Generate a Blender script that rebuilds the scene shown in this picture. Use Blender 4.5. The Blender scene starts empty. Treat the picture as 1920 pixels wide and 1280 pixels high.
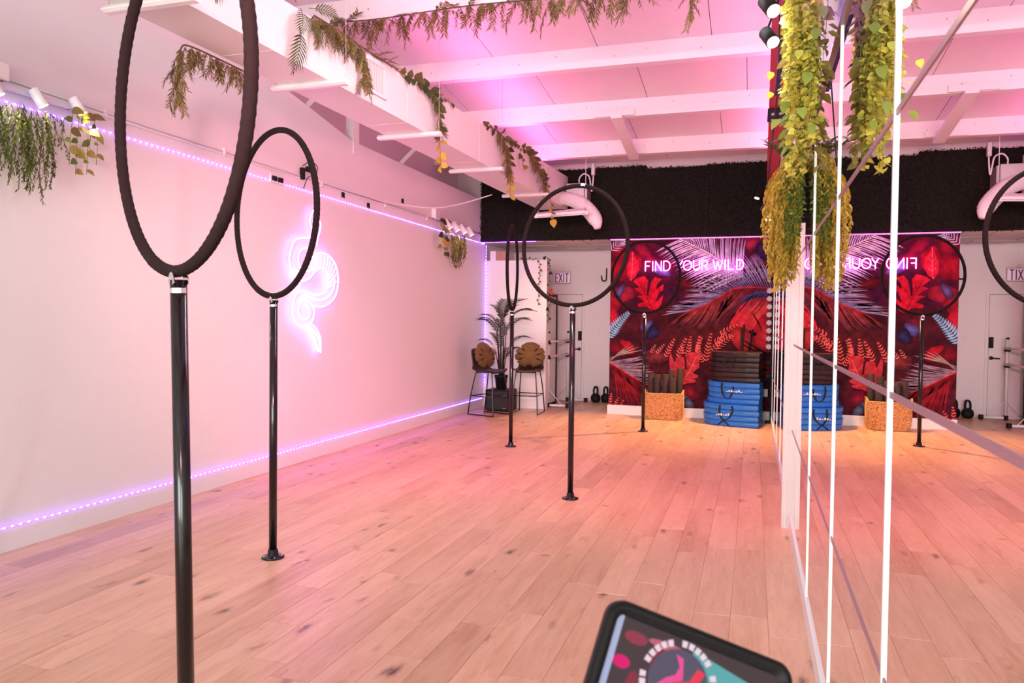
import bpy, math, random
from mathutils import Vector, Matrix
R = math.radians
rnd = random.Random(7)
scene = bpy.context.scene
COL = scene.collection

# ------------------------------------------------------------------ camera
YAW, PITCH, ROLL = R(17.559), R(1.5063), R(0.63754)
CAM_H = 1.5
fwd = Vector((-math.sin(YAW)*math.cos(PITCH), math.cos(YAW)*math.cos(PITCH), -math.sin(PITCH)))
rgt = Vector((math.cos(YAW), math.sin(YAW), 0)); upv = rgt.cross(fwd)
rg2 = rgt*math.cos(ROLL) + upv*math.sin(ROLL); up2 = -rgt*math.sin(ROLL) + upv*math.cos(ROLL)
cd = bpy.data.cameras.new('camera'); cam = bpy.data.objects.new('camera', cd); COL.objects.link(cam)
cam.matrix_world = Matrix(((rg2.x, up2.x, -fwd.x, 0), (rg2.y, up2.y, -fwd.y, 0), (rg2.z, up2.z, -fwd.z, CAM_H), (0, 0, 0, 1)))
cd.sensor_width = 36; cd.lens = 1426.34/1920*36; cd.clip_start = 0.05; cd.clip_end = 100
cd.dof.use_dof = True; cd.dof.focus_distance = 7.0; cd.dof.aperture_fstop = 9.0
scene.camera = cam
scene.view_settings.view_transform = 'Standard'; scene.view_settings.look = 'None'
scene.view_settings.exposure = 0.25; scene.view_settings.gamma = 1.0; scene.view_settings.use_curve_mapping = False
scene.cycles.max_bounces = 6; scene.cycles.diffuse_bounces = 3; scene.cycles.glossy_bounces = 4
scene.cycles.use_denoising = True; scene.cycles.adaptive_threshold = 0.03; scene.cycles.sample_clamp_indirect = 6.0

# ------------------------------------------------------------------ light
w = bpy.data.worlds.new('world'); scene.world = w; w.use_nodes = True
w.node_tree.nodes['Background'].inputs[0].default_value = (1.0, 0.86, 0.80, 1); w.node_tree.nodes['Background'].inputs[1].default_value = 0.6
def area(name, loc, direction, sx, sy, power, col):
    l = bpy.data.lights.new(name, 'AREA'); l.shape = 'RECTANGLE'; l.size = sx; l.size_y = sy; l.energy = power; l.color = col
    o = bpy.data.objects.new(name, l); COL.objects.link(o); o.location = loc
    o.rotation_euler = Vector(direction).to_track_quat('-Z', 'Y').to_euler(); return o
FRONT_FILL_W, OVERHEAD_FILL_W, WALL_W, RED_W, CEIL_W, WARM_W = 620, (60, 4), 2500, 480, (38, 28), 900
# added fill light at an assumed, unseen window behind the camera
area('added_front_fill', (-2.1, -7.8, 1.95), (0, 1, 0.02), 4.4, 3.1, FRONT_FILL_W, (0.92, 1.0, 0.97))

# ------------------------------------------------------------------ dimensions
XL, XM, YB = -4.511, 0.288, 12.40          # left wall, mirror plane, mural wall
YN, YF = 14.35, -8.0                        # niche back wall, front wall
def ceil_z(y): return 5.37 - 0.1*y

# ------------------------------------------------------------------ helpers
def lin(c): return tuple((x/12.92 if x <= .04045 else ((x+.055)/1.055)**2.4) for x in c)
def srgb(r, g, b): return lin((r/255, g/255, b/255))
class G:
    def __init__(s): s.v = []; s.f = []; s.c = []; s.m = []
    def add(s, vs, fs, mi=0, col=None):
        n = len(s.v); s.v += [tuple(p) for p in vs]; s.f += [tuple(n+i for i in f) for f in fs]; s.m += [mi]*len(fs)
        if col is not None: s.c += [col]*len(vs)
        return s
    def box(s, lo, hi, mi=0, mat=None):
        x0, y0, z0 = lo; x1, y1, z1 = hi
        vs = [Vector(p) for p in ((x0,y0,z0),(x1,y0,z0),(x1,y1,z0),(x0,y1,z0),(x0,y0,z1),(x1,y0,z1),(x1,y1,z1),(x0,y1,z1))]
        if mat: vs = [mat @ p for p in vs]
        return s.add(vs, ((0,3,2,1),(4,5,6,7),(0,1,5,4),(1,2,6,5),(2,3,7,6),(3,0,4,7)), mi)
    def bbox(s, lo, hi, b=0.01, mi=0, mat=None):
        # box with chamfered vertical and horizontal edges (stacked rounded sections)
        x0, y0, z0 = lo; x1, y1, z1 = hi
        def ring(i, z): return [(x0+b+i,y0+i,z),(x1-b-i,y0+i,z),(x1-i,y0+b+i,z),(x1-i,y1-b-i,z),(x1-b-i,y1-i,z),(x0+b+i,y1-i,z),(x0+i,y1-b-i,z),(x0+i,y0+b+i,z)]
        rings = [ring(b*.6, z0), ring(0, z0+b*.8), ring(0, z1-b*.8), ring(b*.6, z1)]
        if mat: rings = [[mat @ Vector(p) for p in r] for r in rings]
        return s.loft(rings, True, True, mi)
    def loft(s, rings, closed=True, caps=True, mi=0):
        n = len(rings[0]); base = len(s.v); vs = [p for r in rings for p in r]; fs = []
        for i in range(len(rings)-1):
            for j in range(n if closed else n-1):
                k = (j+1) % n; fs.append((i*n+j, i*n+k, (i+1)*n+k, (i+1)*n+j))
        if caps and closed:
            fs.append(tuple(reversed(range(n)))); fs.append(tuple((len(rings)-1)*n+j for j in range(n)))
        return s.add(vs, fs, mi)
    def tube(s, path, r, n=8, closed=False, caps=True, mi=0):
        P = [Vector(p) for p in path]; m = len(P)
        rr = r if isinstance(r, (list, tuple)) else [r]*m
        rings = []; ref = None
        for i in range(m):
            a = P[(i-1) % m] if (closed or i > 0) else P[i]; b = P[(i+1) % m] if (closed or i < m-1) else P[i]
            t = (b-a); t = t.normalized() if t.length > 1e-9 else Vector((0,0,1))
            if ref is None:
                ref = t.orthogonal().normalized()
            ref = (ref - t*ref.dot(t)); ref = ref.normalized() if ref.length > 1e-6 else t.orthogonal().normalized()
            bi = t.cross(ref)
            rings.append([P[i] + (ref*math.cos(2*math.pi*k/n) + bi*math.sin(2*math.pi*k/n))*rr[i] for k in range(n)])
        if closed: rings.append(rings[0]); return s.loft(rings, True, False, mi)
        return s.loft(rings, True, caps, mi)
    def lathe(s, prof, n=24, c=(0,0,0), mi=0, caps=True):
        rings = [[(c[0]+r*math.cos(2*math.pi*k/n), c[1]+r*math.sin(2*math.pi*k/n), c[2]+z) for k in range(n)] for r, z in prof]
        return s.loft(rings, True, caps, mi)
    def prism(s, poly, axis, a, b, mi=0):
        def P3(p, t): return {'x': (t,p[0],p[1]), 'y': (p[0],t,p[1]), 'z': (p[0],p[1],t)}[axis]
        return s.loft([[P3(p, a) for p in poly], [P3(p, b) for p in poly]], True, True, mi)
    def obj(s, name, mat, parent=None, smooth=False, local=False, kind=None, label=None):
        me = bpy.data.meshes.new(name)
        vs = s.v
        if parent is not None and not local:
            inv = parent.matrix_basis.inverted() if parent.parent is None else (parent.parent.matrix_basis @ parent.matrix_basis).inverted()
            vs = [tuple(inv @ Vector(p)) for p in vs]
        me.from_pydata(vs, [], s.f)
        mats = mat if isinstance(mat, (list, tuple)) else [mat]
        for m in mats: me.materials.append(m)
        if any(s.m): me.polygons.foreach_set('material_index', s.m)
        if smooth: me.polygons.foreach_set('use_smooth', [True]*len(me.polygons))
        if s.c and len(s.c) == len(s.v):
            ca = me.color_attributes.new('col', 'FLOAT_COLOR', 'POINT')
            flat = []
            for c in s.c: flat += [c[0], c[1], c[2], 1.0]
            ca.data.foreach_set('color', flat)
        me.update()
        o = bpy.data.objects.new(name, me); COL.objects.link(o)
        if parent is not None: o.parent = parent
        if kind: o['kind'] = kind
        if label: o['label'] = label
        return o
def fix_normals(o):
    import bmesh
    bm = bmesh.new(); bm.from_mesh(o.data); bmesh.ops.recalc_face_normals(bm, faces=bm.faces); bm.to_mesh(o.data); bm.free(); return o
def tag(o, label, cat, group=None, kind=None):
    o['label'] = label; o['category'] = cat
    if group: o['group'] = group
    if kind: o['kind'] = kind
    return o
def thing(name, label, cat, loc=(0,0,0), rotz=0, group=None):
    o = bpy.data.objects.new(name, None); COL.objects.link(o); o.empty_display_size = .1
    o.location = loc; o.rotation_euler = (0,0,rotz)
    o.matrix_basis = Matrix.Translation(loc) @ Matrix.Rotation(rotz, 4, 'Z')
    return tag(o, label, cat, group)
def inst(src, name, parent, mw):
    o = bpy.data.objects.new(name, src); COL.objects.link(o); o.parent = parent; o.matrix_basis = mw; return o
def struct(o): o['kind'] = 'structure'; return o
def bez(pts, n=8):
    # Catmull-Rom through the points
    P = [Vector(p) for p in pts]; P = [P[0]*2-P[1]] + P + [P[-1]*2-P[-2]]; out = []
    for i in range(1, len(P)-2):
        for k in range(n):
            t = k/n; a, b, c, d = P[i-1], P[i], P[i+1], P[i+2]
            out.append(.5*((2*b)+(c-a)*t+(2*a-5*b+4*c-d)*t*t+(3*b-a-3*c+d)*t**3))
    out.append(P[-2]); return out

# ------------------------------------------------------------------ materials
def mat(name, col, rough=.5, metal=0, emit=None, estr=0, bump=0, bscale=60, var=0, coat=0, alpha=None, trans=0, spec=None):
    m = bpy.data.materials.new(name); m.use_nodes = True; nt = m.node_tree; b = nt.nodes['Principled BSDF']
    b.inputs['Base Color'].default_value = (*col, 1); b.inputs['Roughness'].default_value = rough; b.inputs['Metallic'].default_value = metal
    if coat: b.inputs['Coat Weight'].default_value = coat; b.inputs['Coat Roughness'].default_value = .08
    if emit: b.inputs['Emission Color'].default_value = (*emit, 1); b.inputs['Emission Strength'].default_value = estr
    if trans: b.inputs['Transmission Weight'].default_value = trans
    if spec is not None: b.inputs['Specular IOR Level'].default_value = spec
    if bump or var:
        tc = nt.nodes.new('ShaderNodeTexCoord'); no = nt.nodes.new('ShaderNodeTexNoise'); no.inputs['Scale'].default_value = bscale; no.inputs['Detail'].default_value = 4
        nt.links.new(tc.outputs['Object'], no.inputs['Vector'])
        if bump:
            bp = nt.nodes.new('ShaderNodeBump'); bp.inputs['Strength'].default_value = bump; bp.inputs['Distance'].default_value = .01
            nt.links.new(no.outputs['Fac'], bp.inputs['Height']); nt.links.new(bp.outputs['Normal'], b.inputs['Normal'])
        if var:
            n2 = nt.nodes.new('ShaderNodeTexNoise'); n2.inputs['Scale'].default_value = bscale*.12; n2.inputs['Detail'].default_value = 3
            nt.links.new(tc.outputs['Object'], n2.inputs['Vector'])
            mx = nt.nodes.new('ShaderNodeMix'); mx.data_type = 'RGBA'
            mx.inputs[6].default_value = (*[c*(1-var) for c in col], 1); mx.inputs[7].default_value = (*[min(1, c*(1+var)) for c in col], 1)
            nt.links.new(n2.outputs['Fac'], mx.inputs[0]); nt.links.new(mx.outputs[2], b.inputs['Base Color'])
    return m
def leaf_mat(name, c1, c2, rough=.5):
    # leaf colour varies from piece to piece and along each leaf
    m = bpy.data.materials.new(name); m.use_nodes = True; nt = m.node_tree; b = nt.nodes['Principled BSDF']; b.inputs['Roughness'].default_value = rough
    ge = nt.nodes.new('ShaderNodeNewGeometry'); oi = nt.nodes.new('ShaderNodeObjectInfo'); ad = nt.nodes.new('ShaderNodeMath'); ad.operation = 'ADD'
    nt.links.new(ge.outputs['Random Per Island'], ad.inputs[0]); nt.links.new(oi.outputs['Random'], ad.inputs[1])
    fr = nt.nodes.new('ShaderNodeMath'); fr.operation = 'FRACT'; nt.links.new(ad.outputs[0], fr.inputs[0])
    mx = nt.nodes.new('ShaderNodeMix'); mx.data_type = 'RGBA'; mx.inputs[6].default_value = (*c1, 1); mx.inputs[7].default_value = (*c2, 1)
    nt.links.new(fr.outputs[0], mx.inputs[0]); nt.links.new(mx.outputs[2], b.inputs['Base Color'])
    b.inputs['Specular IOR Level'].default_value = .25
    tr = nt.nodes.new('ShaderNodeBsdfTranslucent'); nt.links.new(mx.outputs[2], tr.inputs[0]); ms = nt.nodes.new('ShaderNodeMixShader'); ms.inputs[0].default_value = .3
    nt.links.new(b.outputs[0], ms.inputs[1]); nt.links.new(tr.outputs[0], ms.inputs[2]); nt.links.new(ms.outputs[0], nt.nodes['Material Output'].inputs[0])
    return m
M = {}
M['wall'] = mat('wall_paint', (.83, .815, .81), .55, bump=.05, bscale=90, var=.012)
M['wall_up'] = mat('upper_wall_paint', (.72, .66, .64), .6, bump=.06, bscale=60, var=.03)
M['trim'] = mat('white_trim', (.82, .80, .79), .4)
M['ceil'] = mat('ceiling_panel_paint', (.78, .72, .74), .6, bump=.08, bscale=40, var=.03)
M['beam'] = mat('white_beam_paint', (.84, .82, .81), .4, var=.02, bscale=30)
M['duct'] = mat('duct_white', (.80, .77, .74), .45, bump=.03, bscale=25, var=.02)
M['white'] = mat('white_plastic', (.82, .81, .80), .35)
M['whitemetal'] = mat('white_enamel', (.85, .85, .84), .3)
M['black'] = mat('black_gloss', (.006, .005, .006), .14, spec=.45)
M['blackmatte'] = mat('black_matte', (.008, .007, .0075), .6, bump=.1, bscale=200, spec=.25)
M['tape'] = mat('dark_grip_tape', (.013, .009, .0085), .9, bump=.5, bscale=400, var=.25, spec=.15)
M['chrome'] = mat('chrome', (.8, .8, .8), .12, metal=1)
M['steel'] = mat('galvanised_steel', (.55, .53, .52), .4, metal=.7, var=.15, bscale=40)
M['mirror'] = mat('mirror_silver', (.93, .93, .93), .0, metal=1)
M['seam_h'] = mat('mirror_seam_edge', (.36, .20, .25), .35)
M['seam_v'] = mat('mirror_edge_white', (.92, .92, .93), .2)
M['red'] = mat('red_steel_paint', (.50, .022, .022), .42, bump=.06, bscale=60, var=.12)
M['stem'] = mat('stem_brown', (.10, .075, .03), .7)
M['olive'] = leaf_mat('leaf_olive', (.17, .13, .03), (.30, .24, .06))
M['willow'] = leaf_mat('leaf_willow', (.10, .08, .02), (.24, .18, .055))
M['green'] = leaf_mat('leaf_green', (.06, .10, .015), (.20, .26, .03))
M['dgreen'] = leaf_mat('leaf_dark_green', (.03, .045, .012), (.10, .11, .025))
M['yellow'] = leaf_mat('leaf_yellow_green', (.80, .68, .10), (.56, .60, .12))
M['gold'] = leaf_mat('leaf_gold', (.50, .30, .03), (.62, .46, .07))
M['fgreen'] = leaf_mat('leaf_fresh_green', (.16, .24, .03), (.33, .40, .08))
M['palm'] = leaf_mat('leaf_palm', (.014, .013, .013), (.05, .042, .034))
M['hedge'] = leaf_mat('leaf_hedge', (.0015, .0015, .001), (.030, .024, .014), .7)
M['hedgeback'] = mat('hedge_backing', (.008, .007, .005), .9)
M['rubber'] = mat('black_rubber', (.02, .018, .018), .7, bump=.3, bscale=300)
M['matblack'] = mat('black_vinyl', (.022, .012, .012), .3, bump=.12, bscale=14)
M['matblue'] = mat('blue_vinyl', (.015, .20, .70), .28, bump=.15, bscale=14, var=.06)
M['yoga'] = mat('dark_foam', (.045, .025, .022), .8, bump=.2, bscale=200)
M['leather'] = mat('brown_leather', (.045, .020, .016), .4, bump=.1, bscale=120)
M['velvet'] = mat('ochre_velvet', (.15, .075, .024), .9, bump=.25, bscale=90, var=.18)
M['basket'] = mat('woven_straw', (.74, .40, .15), .75, bump=.4, bscale=160, var=.35)
def straw():
    m = M['basket']; nt = m.node_tree; b = nt.nodes['Principled BSDF']; tc = nt.nodes.new('ShaderNodeTexCoord'); mp = nt.nodes.new('ShaderNodeMapping'); mp.inputs['Scale'].default_value = (1, 1, 1.6)
    vo = nt.nodes.new('ShaderNodeTexVoronoi'); vo.inputs['Scale'].default_value = 52; nt.links.new(tc.outputs['Object'], mp.inputs[0]); nt.links.new(mp.outputs[0], vo.inputs['Vector'])
    cr = nt.nodes.new('ShaderNodeValToRGB'); cr.color_ramp.elements[0].color = (.92, .52, .20, 1); cr.color_ramp.elements[1].color = (.30, .11, .03, 1); cr.color_ramp.elements[0].position = .25; cr.color_ramp.elements[1].position = .85
    nt.links.new(vo.outputs['Distance'], cr.inputs[0]); nt.links.new(cr.outputs[0], b.inputs['Base Color'])
straw()
M['coral'] = mat('red_decor', (.5, .06, .04), .6)
M['dumb'] = mat('grey_neoprene', (.55, .52, .55), .55, bump=.05)
M['card'] = mat('brown_box', (.45, .25, .18), .8)
M['exit_red'] = mat('exit_red', (.20, .012, .03), .5)
def emi(name, col, s):
    m = bpy.data.materials.new(name); m.use_nodes = True; nt = m.node_tree; nt.nodes.remove(nt.nodes['Principled BSDF'])
    e = nt.nodes.new('ShaderNodeEmission'); e.inputs[0].default_value = (*col, 1); e.inputs[1].default_value = s
    nt.links.new(e.outputs[0], nt.nodes['Material Output'].inputs[0]); return m
M['neon'] = emi('neon_pink', (1.0, .18, .78), 10)
M['neon_text'] = emi('neon_letter_pink', (1.0, .14, .72), 10)
M['led'] = emi('led_violet', (.30, .17, 1.0), 17)
M['ledtape'] = mat('led_tape_body', (.5, .42, .8), .4, emit=(.22, .05, 1.0), estr=4)
M['ledpink'] = emi('led_magenta', (1.0, .10, .55), 5)
M['ledup'] = emi('added_uplight_pink', (1.0, .08, .50), 10)
M['ledviolet'] = emi('led_purple', (.30, .05, 1.0), 14)
M['lamp'] = emi('lamp_warm', (1.0, .82, .55), 18)

def wood():
    m = bpy.data.materials.new('oak_plank'); m.use_nodes = True; nt = m.node_tree; N = nt.nodes.new; L = nt.links.new; b = nt.nodes['Principled BSDF']
    oi = N('ShaderNodeObjectInfo'); ge = N('ShaderNodeNewGeometry'); 
    # each plank samples its own stretch of grain
    cmb = N('ShaderNodeCombineXYZ'); mu = N('ShaderNodeMath'); mu.operation = 'MULTIPLY'; mu.inputs[1].default_value = 61.0; L(oi.outputs['Random'], mu.inputs[0]); L(mu.outputs[0], cmb.inputs[2])
    va = N('ShaderNodeVectorMath'); va.operation = 'ADD'; L(ge.outputs['Position'], va.inputs[0]); L(cmb.outputs[0], va.inputs[1])
    mp = N('ShaderNodeMapping'); mp.inputs['Scale'].default_value = (1, .13, 1); L(va.outputs[0], mp.inputs[0])
    n1 = N('ShaderNodeTexNoise'); n1.inputs['Scale'].default_value = 26; n1.inputs['Detail'].default_value = 6; n1.inputs['Roughness'].default_value = .6; n1.inputs['Distortion'].default_value = .7; L(mp.outputs[0], n1.inputs['Vector'])
    n2 = N('ShaderNodeTexNoise'); n2.inputs['Scale'].default_value = 5; n2.inputs['Detail'].default_value = 3; L(mp.outputs[0], n2.inputs['Vector'])
    # knots
    mk = N('ShaderNodeMapping'); mk.inputs['Scale'].default_value = (1, .42, 1); L(va.outputs[0], mk.inputs[0])
    nw = N('ShaderNodeTexNoise'); nw.inputs['Scale'].default_value = 14; nw.inputs['Detail'].default_value = 4; L(mk.outputs[0], nw.inputs['Vector'])
    sc = N('ShaderNodeVectorMath'); sc.operation = 'SCALE'; sc.inputs[3].default_value = .10; L(nw.outputs['Color'], sc.inputs[0])
    v2 = N('ShaderNodeVectorMath'); v2.operation = 'ADD'; L(mk.outputs[0], v2.inputs[0]); L(sc.outputs[0], v2.inputs[1])
    vo = N('ShaderNodeTexVoronoi'); vo.inputs['Scale'].default_value = 6.0; L(v2.outputs[0], vo.inputs['Vector'])
    kr = N('ShaderNodeMapRange'); kr.inputs[1].default_value = .03; kr.inputs[2].default_value = .26; kr.inputs[3].default_value = 1; kr.inputs[4].default_value = 0; L(vo.outputs['Distance'], kr.inputs[0])
    gt = N('ShaderNodeSeparateColor'); L(vo.outputs['Color'], gt.inputs[0])
    gg = N('ShaderNodeMath'); gg.operation = 'GREATER_THAN'; gg.inputs[1].default_value = .38; L(gt.outputs[0], gg.inputs[0])
    km = N('ShaderNodeMath'); km.operation = 'MULTIPLY'; L(kr.outputs[0], km.inputs[0]); L(gg.outputs[0], km.inputs[1])
    kp = N('ShaderNodeMath'); kp.operation = 'POWER'; kp.inputs[1].default_value = 1.6; L(km.outputs[0], kp.inputs[0])
    # cracks
    wv = N('ShaderNodeTexNoise'); wv.inputs['Scale'].default_value = 9; wv.inputs['Detail'].default_value = 7; wv.inputs['Roughness'].default_value = .7; L(mk.outputs[0], wv.inputs['Vector'])
    cr = N('ShaderNodeMapRange'); cr.inputs[1].default_value = .62; cr.inputs[2].default_value = .74; L(wv.outputs['Fac'], cr.inputs[0])
    base = N('ShaderNodeMix'); base.data_type = 'RGBA'; base.inputs[6].default_value = (.74, .44, .30, 1); base.inputs[7].default_value = (.56, .31, .20, 1); L(oi.outputs['Random'], base.inputs[0])
    r1 = N('ShaderNodeMapRange'); r1.inputs[1].default_value = .38; r1.inputs[2].default_value = .68; L(n1.outputs['Fac'], r1.inputs[0])
    g1 = N('ShaderNodeMix'); g1.data_type = 'RGBA'; g1.blend_type = 'MULTIPLY'; L(base.outputs[2], g1.inputs[6]); g1.inputs[7].default_value = (.80, .70, .62, 1); L(r1.outputs[0], g1.inputs[0])
    r2 = N('ShaderNodeMapRange'); r2.inputs[1].default_value = .35; r2.inputs[2].default_value = .65; r2.inputs[4].default_value = .5; L(n2.outputs['Fac'], r2.inputs[0])
    g2 = N('ShaderNodeMix'); g2.data_type = 'RGBA'; L(r2.outputs[0], g2.inputs[0]); L(g1.outputs[2], g2.inputs[6]); g2.inputs[7].default_value = (.80, .50, .35, 1)
    g3 = N('ShaderNodeMix'); g3.data_type = 'RGBA'; g3.blend_type = 'MULTIPLY'; L(kp.outputs[0], g3.inputs[0]); L(g2.outputs[2], g3.inputs[6]); g3.inputs[7].default_value = (.12, .06, .05, 1)
    cf = N('ShaderNodeMath'); cf.operation = 'MULTIPLY'; cf.inputs[1].default_value = .7; L(cr.outputs[0], cf.inputs[0])
    g4 = N('ShaderNodeMix'); g4.data_type = 'RGBA'; g4.blend_type = 'MULTIPLY'; L(cf.outputs[0], g4.inputs[0]); L(g3.outputs[2], g4.inputs[6]); g4.inputs[7].default_value = (.45, .30, .24, 1)
    L(g4.outputs[2], b.inputs['Base Color'])
    b.inputs['Roughness'].default_value = .36
    bp = N('ShaderNodeBump'); bp.inputs['Strength'].default_value = .12; bp.inputs['Distance'].default_value = .002; L(n1.outputs['Fac'], bp.inputs['Height']); L(bp.outputs['Normal'], b.inputs['Normal'])
    return m
M['wood'] = wood()
def mural_mat():
    m = bpy.data.materials.new('mural_print'); m.use_nodes = True; nt = m.node_tree; b = nt.nodes['Principled BSDF']; b.inputs['Roughness'].default_value = .7; b.inputs['Specular IOR Level'].default_value = .08
    a = nt.nodes.new('ShaderNodeVertexColor'); a.layer_name = 'col'
    tc = nt.nodes.new('ShaderNodeTexCoord'); no = nt.nodes.new('ShaderNodeTexNoise'); no.inputs['Scale'].default_value = 11; no.inputs['Detail'].default_value = 5; nt.links.new(tc.outputs['Object'], no.inputs['Vector'])
    mr = nt.nodes.new('ShaderNodeMapRange'); mr.inputs[1].default_value = .3; mr.inputs[2].default_value = .7; mr.inputs[3].default_value = .62; mr.inputs[4].default_value = 1.35; nt.links.new(no.outputs['Fac'], mr.inputs[0])
    mx = nt.nodes.new('ShaderNodeVectorMath'); mx.operation = 'SCALE'; nt.links.new(a.outputs['Color'], mx.inputs[0]); nt.links.new(mr.outputs[0], mx.inputs[3])
    nt.links.new(mx.outputs[0], b.inputs['Base Color']); return m
M['mural'] = mural_mat()

# ================================================================== SETTING
# ---- floor with single planks
fl = G(); fl.box((-5.0, YF-.2, -.12), (.5, 14.6, -.012)); floor = struct(fl.obj('floor', mat('floor_underlay', (.12, .07, .045), .9)))
PW = .1825
pg = G(); e = .0022; hw = PW/2-.0004
pg.loft([[(-hw,-.5,-.012),(hw,-.5,-.012),(hw,.5,-.012),(-hw,.5,-.012)], [(-hw,-.5,-.0015),(hw,-.5,-.0015),(hw,.5,-.0015),(-hw,.5,-.0015)],
         [(-hw+e,-.5+e,0),(hw-e,-.5+e,0),(hw-e,.5-e,0),(-hw+e,.5-e,0)]])
plank_src = None; rest = G()
xs = [-.083 + PW*(i+.5) for i in range(-25, 3)]
for ci, x in enumerate(xs):
    x0, x1 = max(x-PW/2, XL), min(x+PW/2, XM+.006)
    if x1-x0 < .02: continue
    yend = YN if x < -2.3 else YB
    y = YF - rnd.random()*1.2
    near = 2.0 if x > -1.6 else (2.4 if x > -3 else 3.0)
    while y < yend:
        y0, y1 = max(y, YF), min(y+1.22, yend); y += 1.22
        if y1-y0 < .02: continue
        if y1 < near:
            rest.box((x0+.0004, y0+.0004, -.012), (x1-.0004, y1-.0004, 0)); continue
        if plank_src is None: po = pg.obj('plank', M['wood'], floor, local=True); plank_src = po.data; o = po
        else: o = inst(plank_src, 'plank', floor, Matrix())
        o.matrix_basis = Matrix.Translation(((x0+x1)/2, (y0+y1)/2, 0)) @ Matrix.Diagonal(((x1-x0)/PW, y1-y0-.001, 1, 1))
rest.obj('plank_field', M['wood'], floor, kind='stuff')

# ---- left wall: the furred lower wall ends in a ledge, the old wall stands further back
g = G(); g.prism([(YF, 0), (YN, 0), (YN, 3.59), (7.97, 3.59), (6.3, 3.86), (4.0, 4.35), (YF, 5.9)], 'x', XL, -4.98)
wl = struct(fix_normals(g.obj('wall_left', M['wall'])))
g = G(); g.box((-5.1, YF, 3.2), (-4.96, YB+.2, 6.3)); struct(g.obj('wall_left_upper', M['wall_up']))
g = G(); g.box((XL, YF, 0), (XL+.012, 12.62, .142)); g.box((XL, YF, .142), (XL+.007, 12.62, .15)); struct(g.obj('baseboard_left', M['trim']))
# short posts that stand on the ledge
for yy, ww in ((8.05, .13), (5.72, .05), (7.05, .05), (9.3, .05)):
    g = G(); zt = 3.59 if yy > 7.9 else 3.59+(7.97-yy)*.162
    if ww > .1:
        g.box((-4.60, yy-ww/2, zt-.14), (-4.50, yy+ww/2, ceil_z(yy)-.2))
    else:
        g.box((-4.58, yy-ww/2, zt), (-4.53, yy+ww/2, zt+.02)); g.tube([(-4.53, yy, zt+.01), (-4.1, yy+.1, zt+.45)], .025, 4)
    struct(g.obj('trim_1', M['beam']))

# ---- back wall, header, niche
g = G(); g.box((-2.24, YB, 0), (.45, YB+.14, 2.86)); wall_back = struct(g.obj('wall_back', M['wall']))
g = G(); g.box((-4.98, YB+.03, 2.86), (.45, YB+.18, 4.6)); struct(g.obj('wall_back_upper', M['wall_up']))
g = G(); g.box((-2.262, YB-.016, 0), (XM-.002, YB, .14)); g.box((-2.262, YB-.010, .14), (XM-.002, YB, .15)); struct(g.obj('baseboard_back', M['trim']))
g = G(); g.box((-2.24, YB+.14, 0), (-2.10, YN, 2.86)); struct(g.obj('wall_niche_right', M['wall']))
g = G(); g.box((-4.6, YN, 0), (-2.1, YN+.12, 3.0)); wnb = struct(g.obj('wall_niche_back', M['wall']))
g = G(); g.box((-3.10, YN-.012, 0), (-2.24, YN, .17)); struct(g.obj('baseboard_niche', M['trim']))
g = G(); g.box((-4.6, YB+.18, 2.90), (-2.1, YN+.1, 3.0)); nc = struct(g.obj('ceiling_niche', M['wall_up']))
for i in range(4):
    for j in range(3):
        x0 = XL+i*.59; y0 = YB+.19+j*.605
        if x0 > -2.3: continue
        g = G(); g.box((x0+.004, y0+.004, 2.86+.006*((i+j) % 2)), (min(x0+.585, -2.245), min(y0+.6, YN-.003), 2.905)); g.obj('ceiling_tile', M['ceil'], nc)
g = G(); g.box((XL, 12.62, 0), (-3.40, 12.74, 2.56)); wp = struct(g.obj('wall_partition', M['wall']))
g = G(); g.box((XL+.013, 12.606, 0), (-3.40, 12.62, .16)); g.obj('baseboard', M['trim'], wp)
g = G(); g.box((-3.40, 12.60, 0), (-3.375, 12.75, 2.57)); g.obj('end_board', M['beam'], wp)
# niche door
door = thing('door_1', 'white flush door with black keypad lock in the niche', 'door', (-3.46, YN, 0)); door['kind'] = 'structure'
g = G(); g.box((-3.785, YN-.012, .01), (-3.135, YN+.002, 2.03)); g.obj('door_leaf', M['wall'], door)
g = G(); g.box((-3.84, YN-.02, 0), (-3.79, YN, 2.09)); g.box((-3.13, YN-.02, 0), (-3.08, YN, 2.09)); g.box((-3.79, YN-.02, 2.036), (-3.13, YN, 2.09)); g.obj('door_frame', M['wall'], door)
g = G(); g.box((-3.136, YN-.0145, .01), (-3.131, YN-.0115, 2.035)); g.box((-3.79, YN-.0145, 2.030), (-3.131, YN-.0115, 2.036)); g.obj('door_gap', M['blackmatte'], door)
g = G(); g.bbox((-3.20, YN-.045, 1.15), (-3.135, YN-.012, 1.33), .006); kp = g.obj('keypad_lock', M['blackmatte'], door, label='black keypad lock')
g = G(); g.tube([(-3.175, YN-.012, .985), (-3.175, YN-.03, .985)], .032, 14); g.tube([(-3.175, YN-.02, .985), (-3.175, YN-.06, .985), (-3.20, YN-.066, .985), (-3.29, YN-.066, .98)], .011, 8); g.obj('lever_handle', M['black'], door, label='dark lever handle')

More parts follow.
